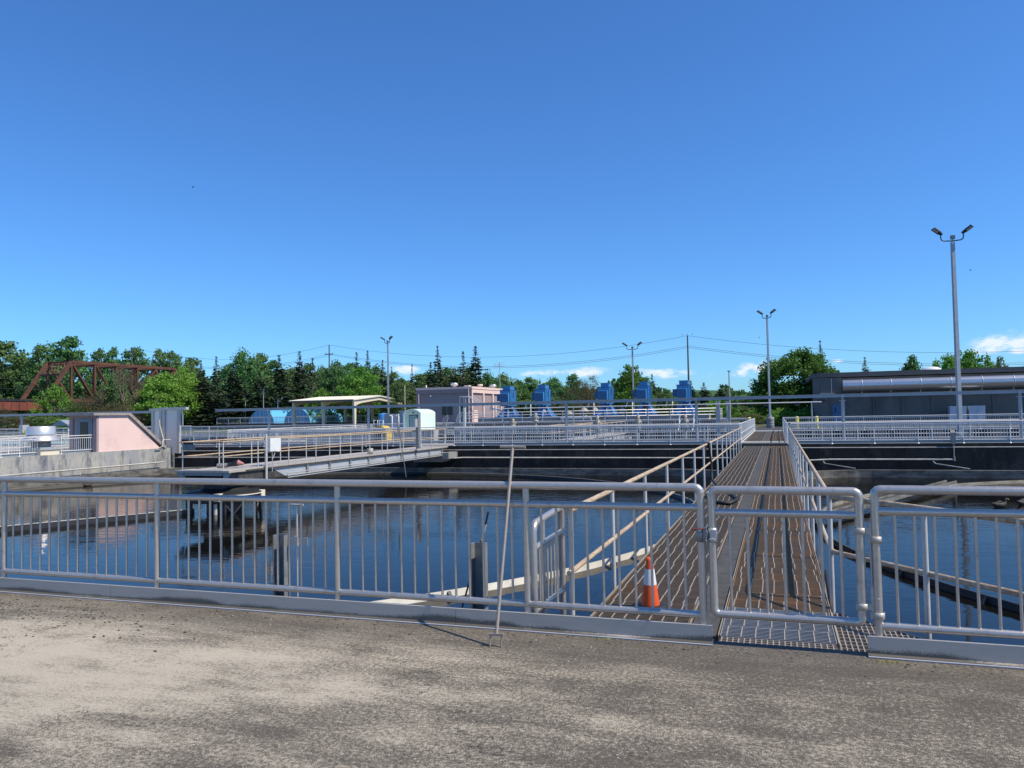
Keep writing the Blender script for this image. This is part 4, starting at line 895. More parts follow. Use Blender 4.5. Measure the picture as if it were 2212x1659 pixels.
# ================================================================== buildings
pk = thing('pump_house', 'pink flat-roofed building with shaded front and brown windows', 'building', (-39, 88, 0))
X0, X1, Y0, Y1, ZT = -42.5, -35.1, 88, 101, 5.18
MB().box((X0, Y0+.16, 0), (X1-.2, Y1, 4.95)).build('wall', 'pink_shade', pk)
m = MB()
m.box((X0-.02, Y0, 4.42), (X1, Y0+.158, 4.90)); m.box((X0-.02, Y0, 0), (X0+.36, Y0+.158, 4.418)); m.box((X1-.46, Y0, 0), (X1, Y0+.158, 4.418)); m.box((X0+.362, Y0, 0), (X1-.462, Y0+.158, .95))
m.build('front_frame', 'pink_shade', pk)
m = MB(); m.box((X1-.198, Y0+.16, 4.42), (X1, Y1, 4.90))
for y, w in ((Y0+.16, .3), (92.0, .4), (95.4, .4), (98.6, .4), (Y1-.5, .5)): m.box((X1-.198, y, 0), (X1, y+w, 4.418))
m.build('side_frame', 'pink', pk)
MB().box((X0-.06, Y0-.06, 4.902), (X1+.06, Y1+.06, 5.18)).build('roof', 'pink', pk)
MB().tube([(X1-.38, Y0-.05, .1), (X1-.38, Y0-.05, 4.9)], .06, 8).tube([(X0+.34, Y0-.05, .1), (X0+.34, Y0-.05, 4.4)], .05, 8).build('downpipe', 'pink', pk)
for x0, x1 in ((-39.1, -37.75), (-36.65, -35.85)):
    w = MB().box((x0, Y0+.10, 1.75), (x1, Y0+.158, 2.95)).build('window', 'window', pk)
    MB().box(((x0+x1)/2-.03, Y0+.085, 1.75), ((x0+x1)/2+.03, Y0+.099, 2.95)).box((x0-.05, Y0+.07, 1.68), (x1+.05, Y0+.158, 1.748)).build('window_frame', 'galv_d', w)
MB().box((X1-.20, 89.0, 0), (X1-.15, 90.4, 2.3)).build('side_door', 'pink', pk)
MB().tube([(-40.6, Y0+.08, 4.15), (-40.5, Y0-.05, 4.1)], .10, 10).build('wall_lamp', 'white', pk)
def mush(label, x, y, z, r, mt='silver'):
    t = thing('roof_fan', label, 'roof fan', (x, y, z))
    MB().lathe([(r*.55, 0), (r*.55, r*.5)], (x, y, z), 18).build('neck', 'galv', t)
    MB().lathe([(r*.6, r*.45), (r, r*.55), (r*.95, r*1.0), (r*.8, r*1.2), (0, r*1.22)], (x, y, z), 20).build('hood', mt, t)
mush('shiny roof fan on the shaded front of the pink building roof', -38.0, 89.5, 5.18, .46)
mush('cream round roof vent in the middle of the pink building roof', -35.9, 93.0, 5.18, .36, 'cream')
mush('small shiny roof fan at the far right end of the pink roof', -36.0, 98.0, 5.18, .46)
tag(MB().tube([(-41.6, 89, 5.1), (-41.6, 89, 5.55)], .09, 8).build('roof_stub', 'white'), 'white vent stub at the left end of the pink roof', 'vent pipe')
tag(MB().box((-36.3, 88.6, 5.18), (-35.7, 89.4, 5.34)).build('roof_hatch', 'cream'), 'low pale roof hatch at the corner of the pink roof', 'hatch')

gb = thing('concrete_building', 'long grey concrete building in shade with blue door, at the right', 'building', (3.3, 80, 0))
MB().box((3.9, 80.2, 0), (52, 112, 4.55)).build('wall', 'grey_w', gb)
MB().prism([(3.3, 81.5), (3.9, 80.05), (4.6, 80.05), (4.6, 81.5)], 'z', 0, 4.62).build('chamfered_corner', 'grey_w', gb)
MB().prism([(3.2, 81.6), (3.85, 79.9), (52, 79.9), (52, 112), (3.2, 112)], 'z', 4.63, 5.06).build('roof', 'greyfascia', gb)
for x in [6.1+2.45*i for i in range(15)]: MB().box((x-.10, 80.10, 0), (x+.10, 80.198, 3.1)).build('pilaster', 'grey_w', gb)
d = MB().box((4.98, 80.12, 0), (5.78, 80.198, 1.97)).build('door', 'door_b', gb)
MB().box((4.93, 80.10, 0), (4.979, 80.198, 2.02)).box((5.781, 80.10, 0), (5.83, 80.198, 2.02)).box((4.93, 80.10, 1.972), (5.83, 80.198, 2.02)).build('door_frame', 'door_b', d)
MB().box((5.15, 80.10, 1.25), (5.24, 80.119, 1.75)).build('door_window', 'black', d)
MB().box((3.95, 79.98, 3.10), (5.80, 80.20, 4.58)).build('panel_recess', 'grey_w', gb)
MB().box((4.9, 79.93, 3.15), (4.94, 79.979, 4.5)).box((3.9, 79.9, 3.06), (5.2, 79.979, 3.10)).build('panel_pipe', 'alu_far', gb)
MB().box((5.85, 80.05, 3.12), (52, 80.199, 3.22)).build('ledge', 'greyfascia', gb)
MB().box((3.6, 79.6, 2.40), (4.3, 79.95, 2.55)).build('canopy_box', 'dark', gb)
MB().lathe([(.9, 0), (.8, .18), (.45, .34), (0, .38)], (13.9, 82.5, 5.06), 20).build('roof_dome', 'white', gb)
dt = thing('air_duct', 'long shiny silver duct along the front of the grey building', 'duct', (5.85, 79.3, 3.77))
m = MB(); m.tube([(5.85, 79.3, 3.77), (52, 79.3, 3.77)], .54, 28); m.build('duct', 'duct', dt)
for x in [7.5+2.45*i for i in range(15)]:
    MB().lathe([(.541, -.03), (.56, -.03), (.56, .03), (.541, .03)], (0, 0, 0), 24)
    m = MB(); n = 28
    vs = [(x+s*.03, 79.3+cos(2*pi*k/n)*r, 3.77+sin(2*pi*k/n)*r) for s in (-1, 1) for r in (.535, .565) for k in range(n)]
    fs = []
    for k in range(n):
        k2 = (k+1) % n; fs += [(n+k, n+k2, 3*n+k2, 3*n+k), (k, k2, n+k2, n+k), (2*n+k, 3*n+k, 3*n+k2, 2*n+k2)]
    m.add(vs, fs, True).bar((x, 79.3, 3.24), (x, 79.3, 3.05), .06, .06).bar((x, 79.3, 3.06), (x, 80.1, 3.06), .06, .06); m.build('duct_band', 'galv', dt)
for k, (x0, x1) in enumerate(((14.55, 15.85), (16.05, 17.3))):
    t = thing('electrical_cabinet', ['pale lilac electrical cabinet behind the tall right lamp post', 'pale cabinet with cream side right of the tall lamp post'][k], 'cabinet', (x0, 79, 0), 'pale cabinets by the grey building')
    MB().box((x0, 78.4, .05), (x1, 79.3, 1.62)).build('cabinet_body', 'cab', t); MB().box((x0-.02, 78.38, 1.621), (x1+.02, 79.32, 1.66)).build('cabinet_top', 'white', t)
    MB().box((x0+.62, 78.385, .1), (x0+.64, 78.399, 1.58)).build('door_seam', 'galv_d', t)
    if k: MB().box((x0-.012, 78.42, .06), (x0-.001, 79.28, 1.60)).build('side_panel', 'cream', t)

# pink stair house at the left wall
ph = thing('stair_house', 'pink stair house with sloping roof and dark door on the left tank wall', 'stair house', (-36, 35, 0))
MB().prism([(33.2, 0), (37.75, 0), (35.25, 2.0), (33.2, 2.0)], 'x', -37.2, -35.25).build('wall', 'pink', ph)
MB().prism([(32.75, 2.002), (35.2, 2.002), (37.95, -.02), (38.1, .08), (35.3, 2.14), (32.75, 2.14)], 'x', -37.32, -35.12).build('roof_coping', 'pinkcap', ph)
MB().box((-37.2, 33.05, 0), (-36.95, 33.198, 2.0)).box((-35.5, 33.05, 0), (-35.25, 33.198, 2.0)).box((-36.949, 33.05, 1.86), (-35.501, 33.198, 2.0)).build('door_surround', 'pink_shade', ph)
d = MB().box((-36.8, 33.14, 0), (-35.65, 33.19, 1.84)).build('door', 'door_g', ph)
MB().box((-36.50, 33.12, .25), (-35.95, 33.139, 1.65)).build('door_pane', 'window', d)
MB().tube([(-35.78, 33.11, .8), (-35.78, 33.11, 1.0)], .02, 6).build('handle', 'alu_far', d)
# silver roof fan on its kerb
fn = thing('exhaust_fan', 'large silver mushroom exhaust fan on a cream kerb by the left tank wall', 'fan', (-36.0, 30.2, 0))
fx, fy = -36.0, 30.3
MB().box((fx-.6, fy-.55, 0), (fx+.62, fy+.55, .26)).build('kerb', 'cream', fn)
MB().box((fx-.68, fy-.62, .262), (fx+.68, fy+.62, .40)).build('curb_cap', 'galv', fn)
MB().lathe([(.44, .40), (.44, .80)], (fx, fy, 0), 28).build('throat', 'galv_d', fn)
MB().lathe([(.45, .72), (.86, .70), (.84, .76), (.74, .92), (.66, 1.02), (.60, 1.03)], (fx, fy, 0), 36).build('wind_band', 'silver', fn)
MB().lathe([(.68, 1.04), (.64, 1.44), (.60, 1.47), (0, 1.48)], (fx, fy, 0), 36).build('hood', 'silver', fn)
# steel portal
pt_ = thing('steel_portal', 'galvanised steel portal with infill panels at the corner of the left tank', 'portal', (-35, 38.6, 0))
m = MB()
for x, y in ((-35.72, 38.55), (-34.62, 38.55), (-36.9, 38.9), (-36.15, 38.75)): m.box((x-.09, y-.09, -.35), (x+.09, y+.09, 2.30))
m.build('post', 'galv', pt_)
MB().box((-35.63, 38.56, -.34), (-34.71, 38.585, 2.30)).build('infill_panel', 'alu_far', pt_)
MB().box((-36.81, 38.86, .05), (-36.24, 38.88, 2.30)).build('infill_panel', 'alu_far', pt_)
MB().box((-36.06, 38.70, .05), (-35.80, 38.72, 2.30)).build('infill_panel', 'alu_far', pt_)
MB().box((-35.95, 38.42, 2.30), (-34.0, 38.7, 2.46)).box((-37.1, 38.75, 2.30), (-35.96, 39.05, 2.42)).build('header', 'galv', pt_)
MB().tube([(-35.98, 38.4, 1.75), (-35.98, 38.4, 1.45), (-35.68, 38.4, .55), (-35.68, 38.4, .15), (-35.9, 38.3, -.02), (-36.4, 38.0, -.03)], .05, 10).build('bent_pipe', 'whitepaint', pt_)
MB().tube([(-34.42, 38.45, 1.35), (-34.42, 38.45, 2.3)], .04, 8).tube([(-34.25, 38.45, 1.3), (-34.25, 38.45, 2.3)], .04, 8).build('conduit', 'bluegrey', pt_)
wall_pipe('thin cream conduit curling over the sloping roof of the pink stair house', [(-35.1, 37.2, -.03), (-35.0, 37.6, .1), (-35.05, 37.7, .5), (-35.05, 38.3, .5)], .03)

# mint kiosk, grey shed, yellow hatches and other things beyond the paths
ks = thing('kiosk', 'mint green arched fibreglass kiosk with recessed door', 'kiosk', (-29.4, 62, 0))
x0, x1, y0, y1 = -30.35, -28.72, 60.2, 63.2
prof = [(x0, -.5), (x1, -.5), (x1+.02, 1.95)]+[(x1-.05-(x1-x0-.1)*k/8, 2.02+.26*sin(pi*k/8)**.8) for k in range(0, 9)]+[(x0-.02, 1.95)]
MB().prism(prof, 'y', y0+.35, y1).build('shell', 'mint', ks)
pi_ = [(x, z) for x, z in prof]; m = MB(); n = len(prof)
inn = [(x0+.12+(x-x0)*(1-.24/(x1-x0)), min(z, z if z < 0 else z-.10)) for x, z in prof]
m.add([(x, y0, z) for x, z in prof]+[(x, y0, z) for x, z in inn]+[(x, y0+.349, z) for x, z in prof]+[(x, y0+.349, z) for x, z in inn],
      [(i, (i+1) % n, n+(i+1) % n, n+i) for i in range(1, n)]+[(i, 2*n+i, 2*n+(i+1) % n, (i+1) % n) for i in range(1, n)]+[(n+i, n+(i+1) % n, 3*n+(i+1) % n, 3*n+i) for i in range(1, n)])
m.build('front_rim', 'mint', ks)
d = MB().box((-29.9, 60.50, -.4), (-29.2, 60.549, 1.72)).build('door', 'mint_d', ks); MB().box((-29.96, 60.53, -.4), (-29.9, 60.549, 1.78)).box((-29.2, 60.53, -.4), (-29.14, 60.549, 1.78)).box((-29.96, 60.53, 1.721), (-29.14, 60.549, 1.78)).build('door_frame', 'dark', d)
MB().box((-29.62, 60.52, 1.9), (-29.50, 60.549, 2.02)).build('door_emblem', 'dark', ks)
sh = thing('grey_shed', 'low grey metal shed left of the mint kiosk', 'shed', (-35.5, 70, 0))
a = atY(970.8-0, 900, 70); p0 = atY(*Zm(1240, 1440)(1420, 565), 70); p1 = atY(*Zm(1240, 1440)(1690, 575), 70)
MB().box((p0.x, 70, 0), (p1.x+.5, 72.5, p0.z-.06)).build('wall', 'bluegrey', sh); MB().box((p0.x-.05, 69.9, p0.z-.055), (p1.x+.55, 72.6, p0.z+.03)).build('roof', 'galv', sh)
MB().tube([(p0.x+1.25, 69.9, 0), (p0.x+1.25, 69.9, p0.z)], .05, 8).build('corner_pipe', 'white', sh)
MB().box((p0.x+.25, 69.96, 0), (p0.x+1.05, 69.999, p0.z-.45)).build('door', 'bluegrey', sh)
yh = thing('yellow_hatch', 'yellow half-round fibreglass hood on the concrete channel wall', 'hood', (-27.1, 50, 0))
A_ = [(.54*cos(pi*k/14), .56+.44*sin(pi*k/14)) for k in range(15)]
MB().prism([(-27.1+u, v) for u, v in A_]+[(-27.64, -.3), (-26.56, -.3)], 'y', 50.0, 50.9).build('shell', 'yellow', yh)
MB().prism([(-27.1+u*.88, .56+(v-.56)*.86) for u, v in A_]+[(-27.58, -.2), (-26.62, -.2)], 'y', 49.96, 49.999).build('shade_panel', 'slime', yh)
fn2 = atX(*Zm(0, 1540)(675, 500), -42)
yh = thing('yellow_dome', 'yellow fibreglass dome behind the silver exhaust fan', 'dome', (-42, fn2.y, 0))
MB().lathe([(.46, -.3), (.48, .0), (.46, .12), (.38, .32), (.22, .44), (0, .48)], (-42, fn2.y, fn2.z), 20).build('shell', 'yellow', yh)
MB().lathe([(.50, -.14), (.50, -.02), (.46, -.02)], (-42, fn2.y, fn2.z), 20).build('collar', 'cream', yh)
MB().tube([(-42, fn2.y, 0), (-42, fn2.y, fn2.z-.2)], .3, 12).build('stand', 'conc', yh)
a = atX(*Zm(0, 1540)(510, 390), -44)
t = thing('meter_box', 'grey meter box on a post behind the left beam post', 'box', (-44, a.y, 0)); MB().tube([(-44, a.y, 0), (-44, a.y, a.z)], .05, 8).build('post', 'galv', t); MB().box((-44.2, a.y-.22, a.z-.18), (-43.9, a.y+.22, a.z+.28)).build('box', 'galv', t)
# small shelter roof at left
p = atX(*Zm(0, 1540)(1395, 285), -62); q = atX(*Zm(0, 1540)(1715, 240), -62)
t = thing('shelter', 'small grey pitched shelter roof left of the stair house', 'shelter', (-62, p.y, 0))
MB().prism([(-62.0, p.z), (-62.9, p.z+.42), (-63.8, p.z), (-63.8, p.z-.10), (-62, p.z-.10)], 'y', p.y, q.y+2).build('roof', 'bluegrey', t)
MB().box((-61.99, p.y+.1, p.z-.08), (-61.9, q.y+2, p.z+.06)).build('gutter', 'white', t)
for x in (-62.2, -63.6):
    for y in (p.y+.3, q.y+1.5): MB().tube([(x, y, 0), (x, y, p.z-.1)], .06, 8).build('post', 'white', t)
# canopy shelter
cv = thing('carport', 'open cream steel canopy with low gabled roof', 'canopy', (-67, 112, 0))
Xg, Xl, Y0, Y1, Ze, Zr = -61.0, -72.6, 105, 121.0, 4.30, 5.02
Ym = (Y0+Y1)/2
MB().prism([(Y0-.6, Ze-.02), (Ym, Zr), (Y1+.6, Ze-.02), (Y1+.6, Ze+.16), (Ym, Zr+.18), (Y0-.6, Ze+.16)], 'x', Xl, Xg).build('roof', 'creamroof', cv)
m = MB()
for i in range(28): x = Xl+.2+(Xg-Xl-.4)*i/27; m.bar((x, Y0-.6, Ze+.18), (x, Ym, Zr+.20), .07, .05)
m.build('roof_seam', 'creamroof', cv)
for x in (Xg-.35, (Xg+Xl)/2, Xl+.5):
    m = MB(); m.prism([(Y0+.6, Ze-.75), (Y0+.6, Ze-.03), (Ym, Zr-.03), (Y1-.6, Ze-.03), (Y1-.6, Ze-.75), (Y1-2.2, Ze-.38), (Ym, Zr-.55), (Y0+2.2, Ze-.38)], 'x', x-.12, x+.12); m.build('rafter_frame', 'creamside', cv)
    for y, s in ((Y0+.3, 1), (Y1-.3, -1)): MB().prism([(y-.2, 0), (y+.2, 0), (y+.35, Ze-.1), (y-.35, Ze-.1)], 'x', x-.16, x+.16).build('column', 'creamside', cv)
MB().box((Xl, Y0-.62, Ze-.12), (Xg, Y0-.601, Ze+.14)).build('gutter', 'greyfascia', cv)
# objects below the canopy
p = atY(*Zm(1240, 1440)(1085, 600), 88)
t = thing('blue_tank', 'upright blue drum tank below the canopy', 'tank', (p.x, 88, 0)); MB().lathe([(.62, .0), (.62, p.z-.25), (.5, p.z-.05), (0, p.z)], (p.x, 88, 0), 20).build('tank_body', 'blue', t); MB().tube([(p.x+.62, 87.8, 1.4), (p.x+.95, 87.6, 1.0)], .05, 8).build('spout', 'white', t)
for k, (px, Y, w, h) in enumerate(((1182, 86, .5, 2.2), (1340, 84, .35, 2.3))):
    p = atY(*Zm(1240, 1440)(px, 620), Y); t = thing('pump_cabinet', ['grey pump cabinet right of the blue drum tank', 'narrow pale cabinet with pipes left of the grey shed'][k], 'cabinet', (p.x, Y, 0))
    MB().box((p.x-w, Y, 0), (p.x+w, Y+.7, p.z)).build('cabinet_body', 'bluegrey' if not k else 'cab', t); MB().tube([(p.x+w+.15, Y-.1, 0), (p.x+w+.15, Y-.1, p.z-.3), (p.x+w-.2, Y-.1, p.z-.2)], .07, 8).build('pipe', 'white', t)
for k, px in enumerate((935, 1050)):
    p = atY(*Zm(1240, 1440)(px, 750), 80); t = MB().tube([(p.x-.25, 80, 0), (p.x-.25, 80, p.z), (p.x+.25, 80, p.z), (p.x+.25, 80, 0)], .05, 8).build('hoop_barrier', 'white')
    tag(t, ['white hoop barrier left of the blue drum tank', 'white hoop barrier right below the blue drum tank'][k], 'barrier')
# blue arched sheds on a raised yard
yd = thing('raised_yard', 'raised concrete yard with pale railing carrying the blue arched sheds', 'platform', (-85, 118, 0))
MB().box((-97, 117, 0), (-66, 145, .88)).build('slab', 'conc_dk', yd)
for z in (2.05, 1.9, 1.05): MB().tube([(-96.8, 117.3, z), (-66, 117.3, z)], .04, 6).build('rail', 'alu_far', yd)
for i in range(13): MB().tube([(-96.8+2.55*i, 117.3, .88), (-96.8+2.55*i, 117.3, 2.07)], .045, 6).build('rail_post', 'alu_far', yd)
m = MB()
for i in range(150): m.tube([(-96.8+.2*i, 117.3, 1.05), (-96.8+.2*i, 117.3, 1.9)], .012, 4, caps=False)
m.build('baluster_panel', 'alu_far', yd)
def arch_shed(label, cx, L_):
    t = thing('arched_shed', label, 'shed', (cx, 120, .88), 'blue arched sheds')
    R_, H_ = 2.72, 2.62; z0 = .88; m = MB(); rows = []
    NY = int(L_/.28)
    vs = []; n = 18
    for j in range(NY+1):
        k = 1.0+(.012 if j % 2 else 0)
        y = 120+L_*j/NY
        vs += [(cx+R_*k*cos(pi*i/n), y, z0+H_*k*sin(pi*i/n)) for i in range(n+1)]
    m.add(vs, [(j*(n+1)+i, j*(n+1)+i+1, (j+1)*(n+1)+i+1, (j+1)*(n+1)+i) for j in range(NY) for i in range(n)])
    m.build('arched_roof', 'blue_l', t)
    MB().prism([(cx+R_*.985*cos(pi*i/n), z0+H_*.985*sin(pi*i/n)) for i in range(n+1)], 'y', 120.06, 120.14).build('end_wall', 'blue_g', t)
    for u in (-1.2, -.4, .5, 1.3):
        h = H_*.95*sqrt(max(.05, 1-(u/R_)**2)); MB().box((cx+u-.06, 120.0, z0), (cx+u+.06, 120.059, z0+h)).build('end_rib', 'blue_l', t)
    MB().box((cx-.35, 120.0, z0), (cx+.40, 120.059, z0+1.3)).build('door', 'bluegrey', t)
arch_shed('left blue arched metal shed, its roof in full sun', -89.2, 10)
arch_shed('right blue arched metal shed, partly under the canopy', -81.6, 11)
# bollards
for k, (x, lab) in enumerate(((-5.42, 'yellow bollard left of the walkway, leftmost of the row'), (-3.9, 'yellow bollard second from the left, near the second railing end'), (-2.2, 'dark-striped yellow bollard left of the far walkway railing'), (1.45, 'yellow bollard right of the far walkway'), (2.92, 'olive yellow bollard near the blue door'))):
    t = thing('bollard', lab, 'bollard', (x, 66.5, 0), 'yellow bollards along the far path')
    MB().lathe([(.13, 0), (.13, .98), (.10, 1.06), (0, 1.08)], (x, 66.5, 0), 14).build('bollard_post', 'yellow_b', t)
    if k == 2: MB().lathe([(.135, .3), (.135, .85)], (x, 66.5, 0), 14).build('stripe', 'black', t)
t = thing('white_post', 'short white post between the two left bollards', 'post', (-4.5, 65.6, 0)); MB().tube([(-4.55, 65.6, 0), (-4.55, 65.6, .95)], .09, 10).build('post_body', 'white', t)
for k, px in enumerate((1466, 1497)):
    p = atY(px, 905, 62.2); m = MB(); m.tube([(p.x+.1, 62.2, 1.35), (p.x, 62.2, .95), (p.x+.08, 62.2, .93), (p.x-.05, 62.2, .5), (p.x+.03, 62.2, .48), (p.x-.1, 62.2, .1)], .05, 6)
    tag(m.build('bent_pipe', 'white'), ['left zigzag white pipe below the fourth blue machine', 'right zigzag white pipe left of the rightmost blue machine'][k], 'pipe')
def atD(x, y, D): return Vector((0, 0, EYE))+ray(x, y)*D
# ================================================================== lamp posts
def lamp_post(label, x, y, h, w, z0=0., heads=((-.52, 0), (.50, 0)), mt='bluegrey', sq=True, up=.5, hs=1., cam_box=False, group='floodlight poles'):
    t = thing('lamp_post', label, 'lamp post', (x, y, z0), group)
    m = MB()
    if sq:
        for za, zb, wa, wb in ((z0, h, w, w*.80),):
            m.lathe([(wa*.707, za), (wb*.707, zb), (0, zb+.002)], (x, y, 0), 4, smooth=False, a0=pi/4+.35, a1=pi/4+.35+2*pi)
    else: m.tube([(x, y, z0), (x, y, h)], [w/2, w*.38], 10)
    p = m.build('pole', mt, t)
    MB().lathe([(w*1.1, 0), (w*1.1, .04), (w*.75, .05), (w*.75, .22), (w*.6, .24)], (x, y, z0), 12, smooth=False).build('base_plate', mt, p)
    MB().tube([(x, y, h), (x, y, h+.12*hs)], .04*hs, 8).box((x-.10*hs, y-.10*hs, h+.16*hs), (x+.12*hs, y+.08*hs, h+.36*hs)).tube([(x-.05*hs, y-.05*hs, h+.36*hs), (x, y, h+.1*hs)], .025*hs, 6).build('sensor_box', 'galv_d', t)
    for dx, dy in heads:
        s = 1 if dx > 0 else -1
        MB().tube([(x, y, h+.06*hs), (x+dx*.75, y+dy*.75, h+.09*hs), (x+dx*.95, y+dy*.95, h+.16*hs), (x+dx, y+dy, h+up*.55*hs), (x+dx, y+dy, h+up*hs*.85)], .032*hs, 8).build('arm', 'lamp', t)
        c = Vector((x+dx, y+dy, h+up*hs)); d = Vector((s*.72, -.38, .50)).normalized(); n = Vector((s*.45, -.55, -.70)); n = (n-d*n.dot(d)).normalized(); e = d.cross(n)
        m = MB(); L_, W_, T_ = .53*hs, .27*hs, .065*hs
        q = [c+d*a+e*b+n*k for k in (-T_/2, T_/2) for a, b in ((-.08, -W_*.25), (L_*.30, -W_/2), (L_, -W_/2), (L_, W_/2), (L_*.30, W_/2), (-.08, W_*.25))]
        m.add(q, [(0, 1, 2, 3, 4, 5), (11, 10, 9, 8, 7, 6)]+[(i, i+6, (i+1) % 6+6, (i+1) % 6) for i in range(6)])
        hd = m.build('lamp_head', 'lamp', t)
        m = MB(); k = T_/2+.004
        for a0, a1 in ((.36, .63), (.67, .95)):
            m.add([c+d*(L_*a0)-e*W_*.38+n*k, c+d*(L_*a1)-e*W_*.38+n*k, c+d*(L_*a1)+e*W_*.38+n*k, c+d*(L_*a0)+e*W_*.38+n*k], [(0, 1, 2, 3)])
        m.build('lens', 'lens', hd)
    return t
lamp_post('tall square blue grey lamp post with two floodlights, at the right behind the far railing', 8.62, 44.2, 9.92, .19, 0, hs=.92)
lamp_post('tall lamp post on a round concrete drum at the end of the walkway', -.67, 75.2, 10.0, .17, 1.0, heads=((-.42, .1), (.36, -.3)))
t = thing('concrete_drum', 'round pale concrete drum base under the middle lamp post', 'plinth', (-.67, 75.2, 0))
MB().lathe([(.34, -.3), (.345, .0), (.335, .12), (.345, .14), (.345, .32), (.335, .34), (.345, .36), (.345, .55), (.335, .57), (.345, .59), (.345, .78), (.34, .98), (.1, 1.0), (0, 1.0)], (-.67, 75.2, 0), 24).build('drum', 'conc', t)
lamp_post('tall lamp post with two floodlights rising by the cream canopy', -48.5, 92, 11.3, .22, 0, heads=((-.55, .2), (.5, -.4)), hs=1.2)
lamp_post('tall lamp post with two floodlights behind the middle and fourth blue machines', -19.25, 110, 10.5, .24, 0, heads=((-.8, 0), (.8, 0)), hs=1.35)
for px, y, lab in ((490, 851, 'small slim twin lamp post at the left end of the raised yard railing'), (569, 838, 'small twin lamp post with pale heads before the left blue shed'), (600, 863, 'shortest twin lamp post behind the left blue shed')):
    a = atY(px, y, 124); lamp_post(lab, a.x, 124, a.z-.6, .16, .0, heads=((-.7, 0), (.7, 0)), mt='galv', sq=False, hs=1.1, group='small twin lamp posts')
a = atY(530, 862, 124); tag(MB().tube([(a.x, 124, 0), (a.x, 124, a.z)], .08, 8).build('slim_pole', 'galv'), 'plain slim grey pole between two small twin lamp posts', 'pole')
a = atY(1574.5, 803, 105); t = thing('slim_mast', 'slim grey mast with small flat top right of the blue machines', 'pole', (a.x, 105, 0))
MB().tube([(a.x, 105, 0), (a.x, 105, a.z)], [.11, .07], 8).build('pole', 'galv', t); MB().lathe([(.05, 0), (.22, .05), (.22, .12), (0, .14)], (a.x, 105, a.z), 10).build('cap', 'lamp', t)
a = atY(1079, 783, 102.5); t = thing('antenna_mast', 'thin mast with flat antenna behind the pink building', 'antenna', (a.x, 102.5, 0))
MB().tube([(a.x, 102.5, 0), (a.x, 102.5, a.z)], .045, 8).build('pole', 'galv', t)
m = MB()
for z in (a.z, a.z-.35, a.z-.6): m.tube([(a.x-.9, 102.5, z), (a.x+.9, 102.4, z)], .022, 6)
for k in range(8): m.tube([(a.x-.8+.23*k, 102.5, a.z-.62), (a.x-.8+.23*k, 102.5, a.z+.02)], .014, 5)
m.build('antenna', 'alu_far', t)
a = atY(861.5, 832, 86); tag(MB().tube([(a.x, 87.6, 0), (a.x, 87.6, a.z)], .05, 6).build('slim_pole', 'cream'), 'thin pale pole at the left corner of the pink building', 'pole')

# ================================================================== utility poles and wires
def upole(label, p, arm):
    t = thing('utility_pole', label, 'utility pole', (p.x, p.y, 0), 'utility poles beyond the trees')
    MB().tube([(p.x, p.y, 0), (p.x, p.y, p.z)], [.24, .13], 8).build('pole', 'wood', t)
    if arm: MB().box((p.x-1.1, p.y-.08, arm-.1), (p.x+1.1, p.y+.08, arm+.1)).build('crossarm', 'wood', t)
    m = MB()
    for dx in (-.95, 0, .95): m.tube([(p.x+dx, p.y, (arm or p.z)+.1), (p.x+dx, p.y, (arm or p.z)+.35)], .07, 6)
    m.build('insulators', 'galv_d', t)
PA, PB, PC = atY(285, 750, 160), atY(711, 745, 160), atY(1485, 725, 160)
upole('brown utility pole with crossarm among the left trees', PA, PA.z-1.2)
upole('utility pole rising from the trees left of the canopy', PB, PB.z-2.2)
upole('tall thin utility pole behind the rightmost blue machine', PC, None)
def wire(label, a, b, sag, r=.028):
    pts = [a.lerp(b, k/24)-Vector((0, 0, 4*sag*(k/24)*(1-k/24))) for k in range(25)]
    tag(MB().tube(pts, r, 5).build('power_line', 'wire'), label, 'power line')
zl = [0, -2.05, -2.35]
PD = PC+Vector((118, 0, 0)); PZ = PA+Vector((-60, 0, 0)); dy = Vector((0, .5, 0))
for k, nm in enumerate(('top', 'middle', 'lowest')):
    o = Vector((0, .4*k, zl[k]))
    wire(nm+' power line between the right utility pole and the picture edge', PC+o, PD+o, 5.7)
    wire(nm+' power line between the two utility poles in the middle', PB+o, PC+o, 3.6)
    wire(nm+' power line left of the utility pole by the canopy', PA+o, PB+o, 3.3)
for k in range(5):
    a = atD(-150, 805+22*k, 150); b = atD(300, 812+20*k, 190); wire(('first', 'second', 'third', 'fourth', 'lowest')[k]+' thin wire from the top, crossing the left trees behind the truss', a, b, 1.2, .03)

